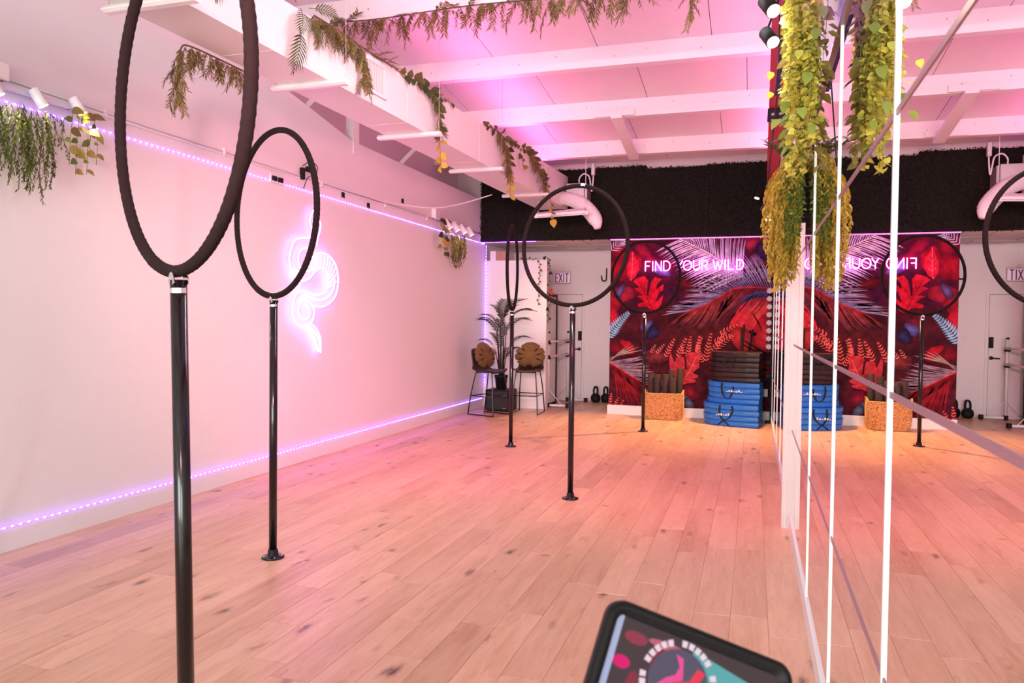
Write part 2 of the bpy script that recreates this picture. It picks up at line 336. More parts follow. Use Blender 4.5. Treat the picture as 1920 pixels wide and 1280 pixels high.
# ---- right wall behind the mirrors, front wall with an added, unseen window
g = G(); g.box((XM+.008, YF, 0), (.46, YB+.1, 6.3)); struct(g.obj('wall_right', M['wall']))
g = G()
for lo, hi in (((-5.1, YF-.15, 0), (.46, YF, .38)), ((-5.1, YF-.15, 3.52), (.46, YF, 6.4)), ((-5.1, YF-.15, .38), (-4.32, YF, 3.52)), ((.12, YF-.15, .38), (.46, YF, 3.52))): g.box(lo, hi)
struct(g.obj('wall_front', M['wall']))
g = G()
for x in (-4.32, -2.86, -1.4, .06): g.box((x, YF-.1, .38), (x+.06, YF-.02, 3.52))
for z in (.38, 3.46): g.box((-4.32, YF-.1, z), (.12, YF-.02, z+.06))
struct(g.obj('added_window', M['trim']))

# ---- ceiling: sloping deck panels between white purlins
BY = [11.4-1.53*k for k in range(13)]
g = G(); vs = []
for y in (YF, 12.6):
    z = ceil_z(y); vs += [(-5.1, y, z+.03), (.46, y, z+.03), (.46, y, z+.12), (-5.1, y, z+.12)]
g.loft([vs[:4], vs[4:]]); ceiling = struct(fix_normals(g.obj('ceiling', M['ceil'])))
rows = [12.58] + BY + [YF]
for i in range(len(rows)-1):
    ya, yb = rows[i], rows[i+1]
    if ya < 3: break
    off = .35*(i % 2)
    xx = -5.0-off
    while xx < .3:
        x0, x1 = max(xx, -5.0)+.004, min(xx+1.22, .29)-.004; xx += 1.22
        if x1-x0 < .05: continue
        q = G(); r1 = [(x0, ya, ceil_z(ya)), (x1, ya, ceil_z(ya)), (x1, ya, ceil_z(ya)+.035), (x0, ya, ceil_z(ya)+.035)]
        r2 = [(p[0], yb, p[2]-ceil_z(ya)+ceil_z(yb)) for p in r1]
        q.loft([r1, r2]); fix_normals(q.obj('ceiling_panel', M['ceil'], ceiling))
for y in BY:
    z = ceil_z(y)
    q = G(); q.box((-4.98, y, z-.22), (.287, y+.055, z+.02)); q.box((-4.98, y+.055, z-.22), (.287, y+.12, z-.205))
    bm_ = q.obj('purlin', M['beam'], ceiling)
    if y > 6:
        s = G()
        for k in range(9):
            x = -4.2+k*.52+rnd.uniform(-.1, .1); s.lathe([(.009, -.004), (.009, .004)], 8, (0, 0, 0))
            n0 = len(s.v)-16
            for t in range(n0, len(s.v)): vx = s.v[t]; s.v[t] = (x+vx[0], y-.002+vx[2], z-.07-.05*(k % 2)+vx[1])
        s.obj('screw_heads', M['steel'], bm_, kind='stuff')
# board that ties two purlins together, with its end plates
g = G(); a, b = Vector((-1.72, 9.75, ceil_z(9.86)-.235)), Vector((-1.74, 11.45, ceil_z(11.4)-.26))
g.loft([[(a.x-.07, a.y, a.z-.03), (a.x+.07, a.y, a.z-.03), (a.x+.07, a.y, a.z+.012), (a.x-.07, a.y, a.z+.012)], [(b.x-.07, b.y, b.z-.03), (b.x+.07, b.y, b.z-.03), (b.x+.07, b.y, b.z+.03), (b.x-.07, b.y, b.z+.03)]])
fix_normals(g.obj('tie_board', M['beam'], ceiling))
for (x, y) in ((-1.74, 9.83), (-1.80, 11.37)):
    z = ceil_z(y)-.22; g = G(); g.box((x-.28, y, z-.0), (x+.24, y+.028, z+.075)); g.obj('end_plate', M['trim'], ceiling)

# ---- red steel beam over the mirror
rb = thing('steel_beam', 'red painted steel beam along the ceiling above the mirror wall', 'beam', (.2, 7, 3.6))
for (y0, y1, z0) in ((1.0, 8.03, 3.60), (8.11, 12.36, 3.60)):
    def xl(y): return .03+.0105*y
    g = G(); g.loft([[(xl(y0), y0, z0), (.285, y0, z0), (.285, y0, z0+.012), (xl(y0), y0, z0+.012)], [(xl(y1), y1, z0), (.285, y1, z0), (.285, y1, z0+.012), (xl(y1), y1, z0+.012)]])
    g.loft([[(xl(y0), y0, z0+.27), (.285, y0, z0+.27), (.285, y0, z0+.282), (xl(y0), y0, z0+.282)], [(xl(y1), y1, z0+.27), (.285, y1, z0+.27), (.285, y1, z0+.282), (xl(y1), y1, z0+.282)]])
    g.loft([[(.16, y0, z0+.01), (.172, y0, z0+.01), (.172, y0, z0+.272), (.16, y0, z0+.272)], [(.2, y1, z0+.01), (.212, y1, z0+.01), (.212, y1, z0+.272), (.2, y1, z0+.272)]])
    fix_normals(g.obj('beam_section', M['red'], rb))
g = G(); g.box((.10, 7.86, 3.572), (.284, 8.28, 3.5995)); sp = g.obj('splice_plate', M['blackmatte'], rb)
for x in (.15, .22):
    for y in (7.95, 8.18): g = G(); g.lathe([(.016, -.018), (.018, -.014), (.018, 0)], 6, (x, y, 3.572)); g.obj('bolt', M['steel'], sp)

# ================================================================== MIRROR WALL
mir = thing('mirror_wall', 'large wall mirror of tall panels along the right side', 'mirror', (XM, 5, 0))
SE = [-4.2, -3.02, -1.85, -.51, .66, 1.83, 3.0, 4.17, 5.96, 7.13, 8.30, 9.47, 10.64, 11.81, YB-.018]
RZ = [.10, .72, 1.35, 1.96, 2.58]
for i in range(len(SE)-1):
    for j in range(4):
        g = G(); g.box((XM, SE[i]+.0004, RZ[j]+.0004), (XM+.006, SE[i+1]-.0004, RZ[j+1]-.0004)); g.obj('mirror_panel', M['mirror'], mir)
for i, y in enumerate(SE[1:-1]):
    if abs(y-5.96) < .01: continue
    g = G(); p = .0058; g.box((XM-p, y-.006, RZ[0]), (XM, y+.006, RZ[-1])); g.obj('edge_strip', M['seam_v'], mir, label='white vertical edge strip')
for z in RZ[1:-1]:
    for a, b in ((SE[3], 5.92), (6.0, SE[-1])):
        g = G(); g.box((XM-.0025, a, z-.007), (XM, b, z+.007)); g.obj('joint_strip', M['seam_h'], mir, label='thin pinkish horizontal joint')
g = G(); g.box((XM-.012, SE[0], RZ[-1]), (XM+.008, SE[-1], RZ[-1]+.012)); g.obj('top_channel', M['seam_h'], mir)
g = G(); g.box((XM-.010, SE[0], .0), (XM+.008, 5.92, .10)); g.box((XM-.010, 6.0, .0), (XM+.008, SE[-1], .10)); struct(g.obj('baseboard_right', M['trim']))
post = thing('wall_post', 'white square post standing at the break in the mirror wall', 'post', (.26, 5.96, 0))
g = G(); g.box((.226, 5.925, .0), (XM, 5.995, 2.24)); g.obj('post_board', mat('post_paint', (.66, .65, .63), .5), post)
g = G(); g.box((.250, 5.921, 0), (.254, 5.926, 2.24)); g.obj('bead', M['wall'], post)

# ================================================================== HEDGE
hedge = thing('hedge_wall', 'dark artificial boxwood hedge panels covering the wall above the mural', 'hedge', (-2, YB, 2.85)); hedge['kind'] = 'stuff'
edges = [-4.50, -3.56, -2.62, -1.68, -.74, .26]
for i in range(5):
    x0, x1 = edges[i], edges[i+1]; ztop = 4.02+rnd.uniform(-.03, .02); g = G()
    n = int((x1-x0)*(ztop-2.86)*5200)
    for k in range(n):
        x = rnd.uniform(x0, x1); z = rnd.uniform(2.855, ztop); y = YB-.02-rnd.random()*.05
        a = rnd.uniform(0, 6.28); t = rnd.uniform(-.5, .7); L = rnd.uniform(.014, .024); wd = L*.42
        d = Vector((math.cos(a), -abs(math.sin(t))*.8, math.sin(a))).normalized(); s = d.cross(Vector((rnd.uniform(-.4, .4), 1, rnd.uniform(-.4, .4)))).normalized()*wd
        p = Vector((x, y, z)); g.add([p, p+d*L*.55+s, p+d*L, p+d*L*.55-s], [(0, 1, 2, 3)])
    hp = g.obj('hedge_leaves', M['hedge'], hedge, kind='stuff')
    g = G(); g.box((x0+.002, YB-.02, 2.865), (x1-.002, YB+.028, ztop-.01)); g.obj('hedge_backing', M['hedgeback'], hedge, kind='stuff')

# ================================================================== MURAL (flat print on the back wall)
mu = G()
MX0, MX1, MZ0, MZ1 = -2.24, .287, .15, 2.84
LAY = [0]
def mpt(c):
    s = (c[0]-50)/1165; top = 45-s*22; bot = 1200+s*52
    t = (c[1]-top)/(bot-top); s = min(max(s, 0), 1); t = min(max(t, 0), 1)
    return (MX0+s*(MX1-MX0), YB-.0015-LAY[0]*.00028, MZ1+(MZ0-MZ1)*t)
def lay(): LAY[0] += 1
def mpoly(strip_l, strip_r, ca, cb):
    # strip between two edge polylines, colour runs from ca to cb along it
    n = len(strip_l); vs = []; cs = []
    for i in range(n):
        t = i/(n-1); c = tuple(ca[k]+(cb[k]-ca[k])*t for k in range(3)); vs += [mpt(strip_l[i]), mpt(strip_r[i])]; cs += [c, c]
    b = len(mu.v); mu.v += vs; mu.c += cs
    for i in range(n-1): mu.f.append((b+2*i, b+2*i+1, b+2*i+3, b+2*i+2)); mu.m.append(0)
def mfan(ctr, pts, cc, ce):
    b = len(mu.v); mu.v.append(mpt(ctr)); mu.c.append(cc)
    for k, p in enumerate(pts): mu.v.append(mpt(p)); mu.c.append(ce[k] if isinstance(ce, list) else ce)
    n = len(pts)
    for k in range(n): mu.f.append((b, b+1+k, b+1+(k+1) % n)); mu.m.append(0)
def C(r, g, b): return srgb(r, g, b)
def cmix(a, b, t): return tuple(a[k]+(b[k]-a[k])*t for k in range(3))
def v2(p): return Vector((p[0], p[1]))
def leaflet(p, ang, L, wd, ca, cb, bend=0, n=5):
    l, r = [], []; q = v2(p); a = ang
    for i in range(n+1):
        t = i/n; ww = wd*(.45+.9*t if t < .5 else 1.8*(1-t))
        d = Vector((math.cos(a), math.sin(a))); nn = Vector((-d.y, d.x))
        l.append(q+nn*ww*.5); r.append(q-nn*ww*.5); q = q+d*L/n; a += bend/n
    mpoly(l, r, ca, cb)
def frond(pts, n, la, lb, lenf, wd, ca, cb, sides=(1, -1), sp0=1.0, sp1=.5, bend=0, rach=None, rw=6, jit=.05, ca2=None, cb2=None):
    P = bez([(p[0], p[1], 0) for p in pts], 10); m = len(P)-1
    for s in sides:
        lay()
        for k in range(n):
            t = (k+.5)/n; i = min(int(t*m), m-1); tt = (P[i+1]-P[i]); p = P[i].lerp(P[i+1], t*m-i); a0 = math.atan2(tt.y, tt.x)
            sp = sp0+(sp1-sp0)*t; L = lenf(t)*rnd.uniform(.9, 1.1); a = a0+s*sp+rnd.uniform(-jit, jit)
            A, B = (ca, cb) if s == sides[0] or ca2 is None else (ca2, cb2); f = rnd.uniform(.75, 1.15)
            leaflet((p.x, p.y), a, L, wd*rnd.uniform(.8, 1.15), tuple(x*f for x in A), tuple(x*f for x in B), bend*s)
    if rach:
        lay(); l = []; r = []
        for i in range(len(P)):
            tt = P[min(i+1, m)]-P[max(i-1, 0)]; nn = Vector((-tt.y, tt.x)).normalized()*rw*.5*(1-.6*i/m); l.append((P[i].x+nn.x, P[i].y+nn.y)); r.append((P[i].x-nn.x, P[i].y-nn.y))
        mpoly(l, r, rach, rach)
def blob(ctr, rx, ry, rot, cc, ce, tip=0, n=20, wob=.08):
    lay(); pts = []; ph = rnd.uniform(0, 6)
    for k in range(n):
        a = 2*math.pi*k/n; r = 1+wob*math.sin(3*a+ph)+wob*.6*math.sin(5*a+2*ph)
        if tip: r *= 1+tip*max(0, math.cos(a))**6
        x, y = rx*r*math.cos(a), ry*r*math.sin(a)
        pts.append((ctr[0]+x*math.cos(rot)-y*math.sin(rot), ctr[1]+x*math.sin(rot)+y*math.cos(rot)))
    mfan(ctr, pts, cc, ce)
def monstera(ctr, sx, sy, rot, cc, ce, vein, slits=5):
    # split leaf: broad lobes on both sides of the midrib, open slots between them
    d = Vector((math.cos(rot), math.sin(rot))); c0 = v2(ctr)-d*sx*.62
    blob(ctr, sx*.82, sy*.52, rot, cc, cmix(cc, ce, .6), .25, 24, .02)
    for s in (1, -1):
        lay()
        for k in range(slits):
            t = k/(slits-1); p_ = c0+d*sx*(.12+1.05*t); a = rot+s*(1.95-1.35*t); L = sy*(.98-.25*t-.22*(1-t)**3)
            leaflet(p_, a, L, sx*.40*(1-.25*t), cc, cmix(ce, cc, rnd.random()*.5), -.35*s, 7)
    lay(); leaflet(c0-d*sx*.2, rot, sx*1.75, 7, vein, vein)
    lay()
    for k in range(slits):
        for s in (1, -1):
            t = k/(slits-1); leaflet(c0+d*sx*(.12+1.05*t), rot+s*(1.9-1.3*t), sy*.7*(1-.25*t), 4, vein, vein, -.3*s)
def fern(p0, ang, L, n, wl, ca, cb, bend=0, wd=.9, spiky=False):
    lay(); q = v2(p0); a = ang
    for i in range(n):
        t = i/n; d = Vector((math.cos(a), math.sin(a))); ll = wl*(1-t*.75)*(.7+.3*min(1, t*6))
        for s in (1, -1): leaflet(q, a+s*(1.25 if not spiky else .95), ll, L/n*wd, ca, cb, -.2*s, 4)
        leaflet(q, a, L/n*1.1, 4, cb, cb, 0, 1); q = q+d*L/n; a += bend/n
# background
nx, ny = 14, 14
b0 = len(mu.v)
for j in range(ny+1):
    for i in range(nx+1):
        s, t = i/nx, j/ny; mu.v.append((MX0+s*(MX1-MX0), YB-.001, MZ1+(MZ0-MZ1)*t)); f = rnd.random()
        mu.c.append(cmix(C(84, 26, 36), C(48, 16, 30), f) if t > .4 else cmix(C(104, 18, 42), C(56, 16, 48), f))
for j in range(ny):
    for i in range(nx): a = b0+j*(nx+1)+i; mu.f.append((a, a+1, a+nx+2, a+nx+1)); mu.m.append(0)
# blurred red and violet foliage, upper left
for ctr, rx, ry, rot, cc, ce, tip in [
    ((110, 120), 90, 60, .5, C(170, 20, 50), C(90, 10, 36), .2), ((90, 250), 70, 120, 1.4, C(190, 24, 52), C(120, 10, 36), .2),
    ((215, 210), 52, 95, .15, C(225, 30, 62), C(160, 10, 46), .3), ((300, 130), 90, 42, .7, C(170, 24, 58), C(96, 10, 50), .3),
    ((130, 420), 50, 110, 1.5, C(176, 46, 66), C(130, 20, 44), .1), ((75, 480), 60, 60, .2, C(190, 30, 52), C(120, 16, 38), .2),
    ((70, 590), 40, 70, .2, C(200, 34, 56), C(150, 16, 44), 0), ((420, 250), 60, 40, .4, C(140, 120, 190), C(70, 40, 110), .4),
    ((440, 130), 60, 34, -.4, C(120, 30, 70), C(70, 20, 50), .2), ((120, 400), 26, 60, .6, C(110, 90, 150), C(60, 30, 70), .3),
    ((950, 90), 100, 55, -.35, C(130, 40, 66), C(80, 16, 40), .2), ((1060, 70), 40, 50, .6, C(190, 50, 80), C(110, 20, 60), .2),
    ((1090, 180), 42, 60, 1.1, C(150, 100, 150), C(90, 40, 100), .3), ((1150, 110), 60, 70, .3, C(70, 40, 90), C(40, 24, 56), 0),
    ((600, 350), 90, 50, .3, C(110, 20, 36), C(66, 14, 30), .1), ((310, 620), 46, 70, .6, C(120, 30, 44), C(70, 16, 36), .1),
    ((320, 650), 46, 34, -.7, C(112, 116, 190), C(60, 50, 110), .3), ((370, 690), 40, 60, .5, C(50, 44, 90), C(30, 22, 50), .2),
    ((180, 790), 60, 40, .7, C(205, 30, 50), C(130, 16, 36), .4), ((100, 800), 70, 40, .2, C(120, 20, 34), C(80, 14, 30), .2),
    ((400, 860), 90, 50, .1, C(120, 46, 50), C(80, 30, 36), .1), ((640, 1110), 70, 60, .4, C(150, 30, 60), C(90, 16, 44), .2),
    ((610, 1160), 46, 26, .5, C(120, 160, 196), C(70, 84, 120), .5), ((640, 1190), 40, 30, .9, C(100, 120, 160), C(60, 60, 90), .4),
    ((1080, 620), 150, 160, .4, C(238, 70, 72), C(206, 40, 56), .1), ((1120, 560), 110, 130, 1.2, C(240, 78, 76), C(214, 44, 60), .1),
    ((1190, 700), 120, 140, .2, C(226, 56, 64), C(190, 30, 50), .1), ((1010, 740), 110, 70, .9, C(206, 56, 60), C(150, 34, 44), .2),
    ((1150, 960), 60, 120, .5, C(196, 34, 44), C(120, 20, 34), .2), ((950, 990), 110, 60, .5, C(40, 18, 30), C(26, 12, 24), 0)]:
    blob(ctr, rx, ry, rot, cc, ce, tip)
# far violet palm spikes, upper right
frond([(990, 400), (1090, 330), (1215, 300)], 16, 0, 0, lambda t: 190-60*t, 12, C(92, 80, 130), C(150, 120, 160), sides=(-1,), sp0=1.2, sp1=.8, jit=.06)
# top lavender palm leaf
frond([(1010, 300), (880, 210), (740, 120), (560, 35)], 34, 0, 0, lambda t: 330-120*t, 13, C(244, 214, 246), C(206, 190, 240), sides=(-1, 1), sp0=.95, sp1=.75, bend=.25, rach=C(250, 224, 246), rw=10, ca2=C(214, 196, 236), cb2=C(172, 150, 214))
frond([(50, 120), (100, 70), (150, 45)], 7, 0, 0, lambda t: 70, 10, C(190, 200, 220), C(150, 150, 190), sides=(1, -1), sp0=.9, sp1=.6)
# red split leaves
def outline(pts, cc, ce, ctr):
    lay(); b_ = len(mu.v)
    for q in pts:
        mu.v.append(mpt(q)); t = min(1, math.hypot(q[0]-ctr[0], q[1]-ctr[1])/150); mu.c.append(cmix(cc, ce, t*rnd.uniform(.6, 1)))
    mu.f.append(tuple(range(b_, b_+len(pts)))); mu.m.append(0)
def veins(stem, ribs, vein, w_=6):
    lay(); P = [v2(q) for q in stem]; mpoly([q+Vector((w_/2, 0)) for q in P], [q-Vector((w_/2, 0)) for q in P], vein, vein)
    for a_, b_ in ribs: d = v2(b_)-v2(a_); leaflet(a_, math.atan2(d.y, d.x), d.length, 4, vein, vein, 0, 3)
outline([(371, 545), (331, 510), (265, 510), (257, 490), (308, 474), (265, 443), (249, 435), (300, 427), (237, 388), (225, 384), (272, 372), (221, 333), (245, 309), (308, 294), (331, 325), (324, 427), (335, 435), (355, 333), (386, 301), (433, 317), (402, 349), (390, 388), (449, 349), (441, 396), (414, 411), (390, 470), (400, 474), (445, 427), (433, 490), (402, 529)], C(176, 16, 40), C(222, 30, 62), (330, 420))
veins([(371, 545), (352, 500), (322, 440), (290, 380), (262, 330)], [((352, 500), (270, 505)), ((330, 460), (262, 446)), ((305, 410), (242, 392)), ((352, 500), (430, 440)), ((330, 455), (400, 350)), ((300, 400), (320, 310))], C(116, 20, 34))
outline([(200, 330), (178, 290), (172, 240), (190, 180), (214, 120), (236, 165), (258, 200), (262, 250), (240, 300)], C(238, 40, 76), C(196, 10, 54), (215, 230))
veins([(205, 325), (212, 260), (214, 180), (214, 130)], [((212, 280), (245, 250)), ((212, 280), (182, 245)), ((213, 220), (245, 190)), ((213, 220), (190, 190))], C(250, 120, 130), 4)
# big arching palm leaf across the middle, blue-grey above and rust below
frond([(1225, 385), (1080, 375), (950, 385), (850, 440), (740, 500), (620, 545)], 46, 0, 0, lambda t: 250+60*math.sin(t*3.1)-70*t, 11, C(120, 110, 168), C(196, 180, 216), sides=(1, -1), sp0=1.15, sp1=.32, bend=-.25, rach=C(196, 46, 56), rw=11, ca2=C(150, 50, 54), cb2=C(120, 60, 74))
frond([(1225, 400), (1130, 400), (1040, 430)], 18, 0, 0, lambda t: 120, 7, C(70, 84, 150), C(50, 50, 100), sides=(-1,), sp0=.6, sp1=.4, bend=.1)
# pale blue fern
fern((40, 715), -.93, 235, 13, 66, C(150, 196, 224), C(104, 150, 196), .25, .95)
# coral ferns
for (x, y, a, L, n, wl) in [(360, 830, -1.0, 70, 7, 24), (405, 835, -.9, 90, 8, 28), (470, 860, -1.15, 150, 11, 36), (560, 860, -1.2, 150, 11, 38), (630, 870, -1.5, 165, 12, 38), (700, 880, -1.55, 175, 12, 40), (760, 890, -1.45, 210, 13, 42), (690, 820, -1.2, 110, 9, 30), (800, 850, -1.1, 190, 12, 46), (840, 800, -.75, 150, 10, 44), (820, 760, -.5, 130, 9, 40), (740, 900, -2.0, 130, 10, 34), (860, 700, -.55, 150, 9, 34), (600, 840, -1.9, 70, 7, 24),
                            (60, 1200, -1.5, 90, 8, 26), (100, 1205, -1.2, 70, 7, 24), (135, 1210, -1.0, 60, 6, 20), (45, 1180, -1.7, 60, 6, 22)]:
    cc = C(236, 84, 84) if x > 440 or x < 200 else C(206, 110, 120)
    n = int(n*.7)
    fern((x, y), a, L, n, wl, cc, cmix(cc, C(255, 140, 130), .5), .15, .42, True)
# lower left palm leaf
frond([(40, 895), (130, 945), (240, 1010), (340, 1060)], 26, 0, 0, lambda t: 260-40*t, 13, C(132, 112, 132), C(168, 140, 160), sides=(-1, 1), sp0=.62, sp1=.25, bend=.2, rach=C(196, 60, 62), rw=8, ca2=C(120, 24, 36), cb2=C(90, 24, 40))
frond([(90, 960), (150, 1010), (240, 1080)], 14, 0, 0, lambda t: 250, 13, C(150, 30, 44), C(96, 22, 40), sides=(1,), sp0=.75, sp1=.35)
for k in range(4): lay(); leaflet((50, 900-10*k), -.75+.16*k, 190+30*k, 12, C(120, 110, 96), C(190, 160, 150), .15)
# lower split leaf
outline([(570, 1068), (535, 1073), (530, 1037), (508, 967), (499, 923), (497, 870), (508, 839), (535, 902), (544, 896), (546, 870), (574, 861), (605, 866), (618, 958), (625, 949), (618, 848), (645, 830), (702, 832), (718, 861), (711, 896), (715, 936), (689, 958), (662, 980), (707, 993), (702, 1011), (667, 1020), (693, 1029), (680, 1046), (623, 1051), (592, 1064)], C(150, 40, 50), C(206, 56, 70), (610, 930))
veins([(574, 1064), (610, 1020), (649, 958), (676, 901), (693, 857)], [((610, 1020), (535, 976)), ((636, 980), (561, 892)), ((658, 940), (614, 870)), ((610, 1020), (685, 1037)), ((640, 971), (693, 989)), ((667, 923), (707, 923))], C(206, 110, 100), 5)
outline([(554, 945), (579, 984), (581, 1000), (565, 984), (557, 967)], C(40, 14, 22), C(50, 16, 24), (570, 980))
# dark stalks at the right
for (x, y, a, L) in [(1000, 770, .45, 190), (1080, 560, 1.0, 150), (1120, 870, .2, 120)]: lay(); leaflet((x, y), a, L, 12, C(40, 14, 20), C(60, 16, 20), .2)
mural = mu.obj('mural', M['mural'])
mural.parent = wall_back
mural['label'] = 'tropical leaf mural printed in red, violet and blue'

# ================================================================== NEON SIGNS
def neon_word(root, strokes, r, m, name='letter'):
    for st in strokes:
        g = G()
        for path in st: g.tube(path, r, 8)
        g.obj(name, m, root, smooth=True)
sg = thing('neon_sign', 'pink neon lettering reading FIND YOUR WILD mounted on the mural', 'neon sign', (-.92, YB, 2.41))
def arc(cx, cy, rx, ry, a0, a1, n=12): return [(cx+rx*math.cos(R(a0+(a1-a0)*k/n)), cy+ry*math.sin(R(a0+(a1-a0)*k/n))) for k in range(n+1)]
LT = {'F': ([[(0, 0), (0, 1), (.85, 1)], [(0, .52), (.7, .52)]]), 'I': [[(.0, 0), (.0, 1)]], 'N': [[(0, 0), (0, 1), (1, 0), (1, 1)]],
      'D': [[(0, 0), (0, 1), (.45, 1)]+arc(.45, .5, .55, .5, 90, -90)+[(0, 0)]], 'Y': [[(0, 1), (.5, .5), (1, 1)], [(.5, .5), (.5, 0)]],
      'O': [arc(.5, .5, .5, .5, 0, 360, 24)], 'U': [[(0, 1), (0, .35)]+arc(.5, .35, .5, .35, 180, 360)+[(1, .35), (1, 1)]],
      'R': [[(0, 0), (0, 1), (.5, 1)]+arc(.5, .75, .42, .25, 90, -90)+[(0, .5)], [(.45, .5), (.95, 0)]], 'W': [[(0, 1), (.27, 0), (.5, .85), (.73, 0), (1, 1)]],
      'L': [[(0, 1), (0, 0), (.85, 0)]]}
LAYOUT = [('F', 433, 482), ('I', 501, 502), ('N', 527, 580), ('D', 602, 660), ('Y', 722, 772), ('O', 782, 854), ('U', 872, 926), ('R', 948, 1000), ('W', 1046, 1130), ('I', 1152, 1153), ('L', 1180, 1232), ('D', 1254, 1312)]
for ch, a, b in LAYOUT:
    fx = lambda u: -1.674+(a+(b-a)*u-430)/882*1.516
    g = G()
    for path in LT[ch]:
        Q = [(fx(u), YB-.05, 2.337+.150*v+.012*((a-430)/882)) for u, v in path]
        for q0, q1 in zip(Q[:-1], Q[1:]): g.tube([q0, q1], .0085, 8)
        for q0 in Q: g.lathe([(.001, -.0085), (.006, -.006), (.0085, 0), (.006, .006), (.001, .0085)], 8, q0)
    g.obj('letter', M['neon_text'], sg, smooth=True)
g = G()
for ch, a, b in LAYOUT: x = -1.674+((a+b)/2-430)/882*1.516; g.tube([(x, YB-.05, 2.41), (x, YB-.004, 2.41)], .003, 5)
g.obj('standoffs', M['chrome'], sg, kind='stuff')

# snake: path drawn on the wall, s = along the room, z = height
SX = XL+.045
def sw(c): return (SX, c[0], c[1])
snake = thing('neon_snake', 'pink neon sign shaped as a coiled snake on the left wall', 'neon sign', (XL, 7.1, 1.15))
SN = [[(7.091, 2.659), (7.029, 2.582), (7.020, 2.515), (7.051, 2.453), (7.088, 2.404), (7.112, 2.361)], [(7.110, 2.661), (7.179, 2.588), (7.221, 2.520), (7.205, 2.444), (7.166, 2.360), (7.147, 2.278)],
      [(7.112, 2.357), (6.969, 2.349), (6.842, 2.336), (6.742, 2.300), (6.680, 2.220), (6.646, 2.129), (6.660, 2.042), (6.717, 1.964), (6.800, 1.905), (6.830, 1.849), (6.790, 1.776)],
      [(7.089, 2.248), (6.912, 2.237), (6.832, 2.193), (6.801, 2.123), (6.828, 2.048), (6.914, 2.002), (7.024, 2.009)],
      [(6.744, 1.972), (6.789, 1.930), (6.891, 1.897), (7.008, 1.930), (7.115, 2.006), (7.225, 2.057), (7.334, 2.037), (7.376, 1.971), (7.366, 1.875), (7.290, 1.787), (7.141, 1.759), (6.997, 1.780), (6.892, 1.794), (6.778, 1.759), (6.714, 1.678), (6.697, 1.576), (6.747, 1.481), (6.848, 1.430), (6.964, 1.429), (7.052, 1.469), (7.099, 1.542), (7.094, 1.619), (7.026, 1.671), (6.909, 1.694), (6.831, 1.653), (6.800, 1.588), (6.836, 1.524), (6.924, 1.495), (6.999, 1.535), (6.989, 1.613), (6.916, 1.655)],
      [(7.070, 2.151), (7.143, 2.197), (7.236, 2.219), (7.376, 2.207), (7.500, 2.143), (7.575, 2.046), (7.593, 1.914), (7.540, 1.771), (7.420, 1.684), (7.266, 1.639), (7.118, 1.644)],
      [(6.915, 1.755), (7.045, 1.724), (7.228, 1.709), (7.380, 1.749), (7.487, 1.839), (7.523, 1.952)],
      [(6.957, 1.423), (7.084, 1.336), (7.160, 1.234), (7.181, 1.150)], [(7.059, 1.446), (7.164, 1.382), (7.229, 1.287), (7.238, 1.137)], [(7.011, 1.429), (7.150, 1.342), (7.210, 1.246), (7.215, 1.145)]]
for st in SN:
    g = G(); g.tube([sw((p.x, p.y)) for p in bez([(a, b, 0) for a, b in st], 6)], .0075, 8); g.obj('neon_tube', M['neon'], snake, smooth=True)
ins = bez([(7.038, 1.951, 0), (7.127, 2.012, 0), (7.225, 2.054, 0), (7.334, 2.034, 0), (7.376, 1.968, 0), (7.366, 1.875, 0), (7.295, 1.792, 0)], 4)
outs = bez([(7.070, 2.151, 0), (7.143, 2.195, 0), (7.236, 2.216, 0), (7.376, 2.204, 0), (7.500, 2.140, 0), (7.581, 2.025, 0), (7.551, 1.828, 0)], 4)
for k in range(2, len(ins)-1, 2):
    g = G(); a, b = ins[k], outs[k]; m = (a+b)/2; m.x += .01; g.tube([sw((a.x, a.y)), sw((m.x, m.y)), sw((b.x, b.y))], .0045, 6); g.obj('rib', M['neon'], snake, smooth=True)
for a, b in [((6.721, 2.021), (6.744, 1.972)), ((6.752, 2.013), (6.775, 1.963)), ((6.784, 2.005), (6.806, 1.955)), ((6.815, 1.997), (6.838, 1.947)), ((6.847, 1.989), (6.87, 1.938))]:
    g = G(); g.tube([sw(a), sw(b)], .004, 6); g.obj('rib', M['neon'], snake, smooth=True)
g = G()
for c in ((6.646, 2.129), (7.593, 1.914), (7.195, 1.152), (7.086, 2.603), (6.891, 1.897)):
    p = Vector(sw(c)); g.tube([p, (XL, p.y, p.z)], .004, 6)
g.obj('standoffs', M['chrome'], snake, kind='stuff')
g = G(); p = Vector(sw((7.091, 2.659))); g.tube([p, (XL+.02, p.y, 2.86)], .0022, 5); g.obj('cable', M['white'], snake)

# ================================================================== LED STRIPS
def led_strip(name, label, pts, normal, pitch, m, beads=True, w_=.010):
    root = thing(name, label, 'LED strip', pts[0]); g = G(); bd = G(); nrm = Vector(normal)
    for a, b in zip(pts[:-1], pts[1:]):
        a, b = Vector(a), Vector(b); d = (b-a); L = d.length; d.normalize(); s = d.cross(nrm).normalized()*w_*.5
        g.loft([[p+s, p-s, p-s+nrm*.003, p+s+nrm*.003] for p in (a, b)])
        if beads:
            for k in range(int(L/pitch)):
                c = a+d*(k+.5)*pitch+nrm*.006; e = .0085
                bd.add([c-d*e-s*.9, c+d*e-s*.9, c+d*e+s*.9, c-d*e+s*.9, c+nrm*.008], [(0, 1, 4), (1, 2, 4), (2, 3, 4), (3, 0, 4)])
    fix_normals(g.obj('strip_tape', M['ledtape'] if beads else m, root))
    if beads: bd.obj('led_beads', m, root, kind='stuff')
    return root
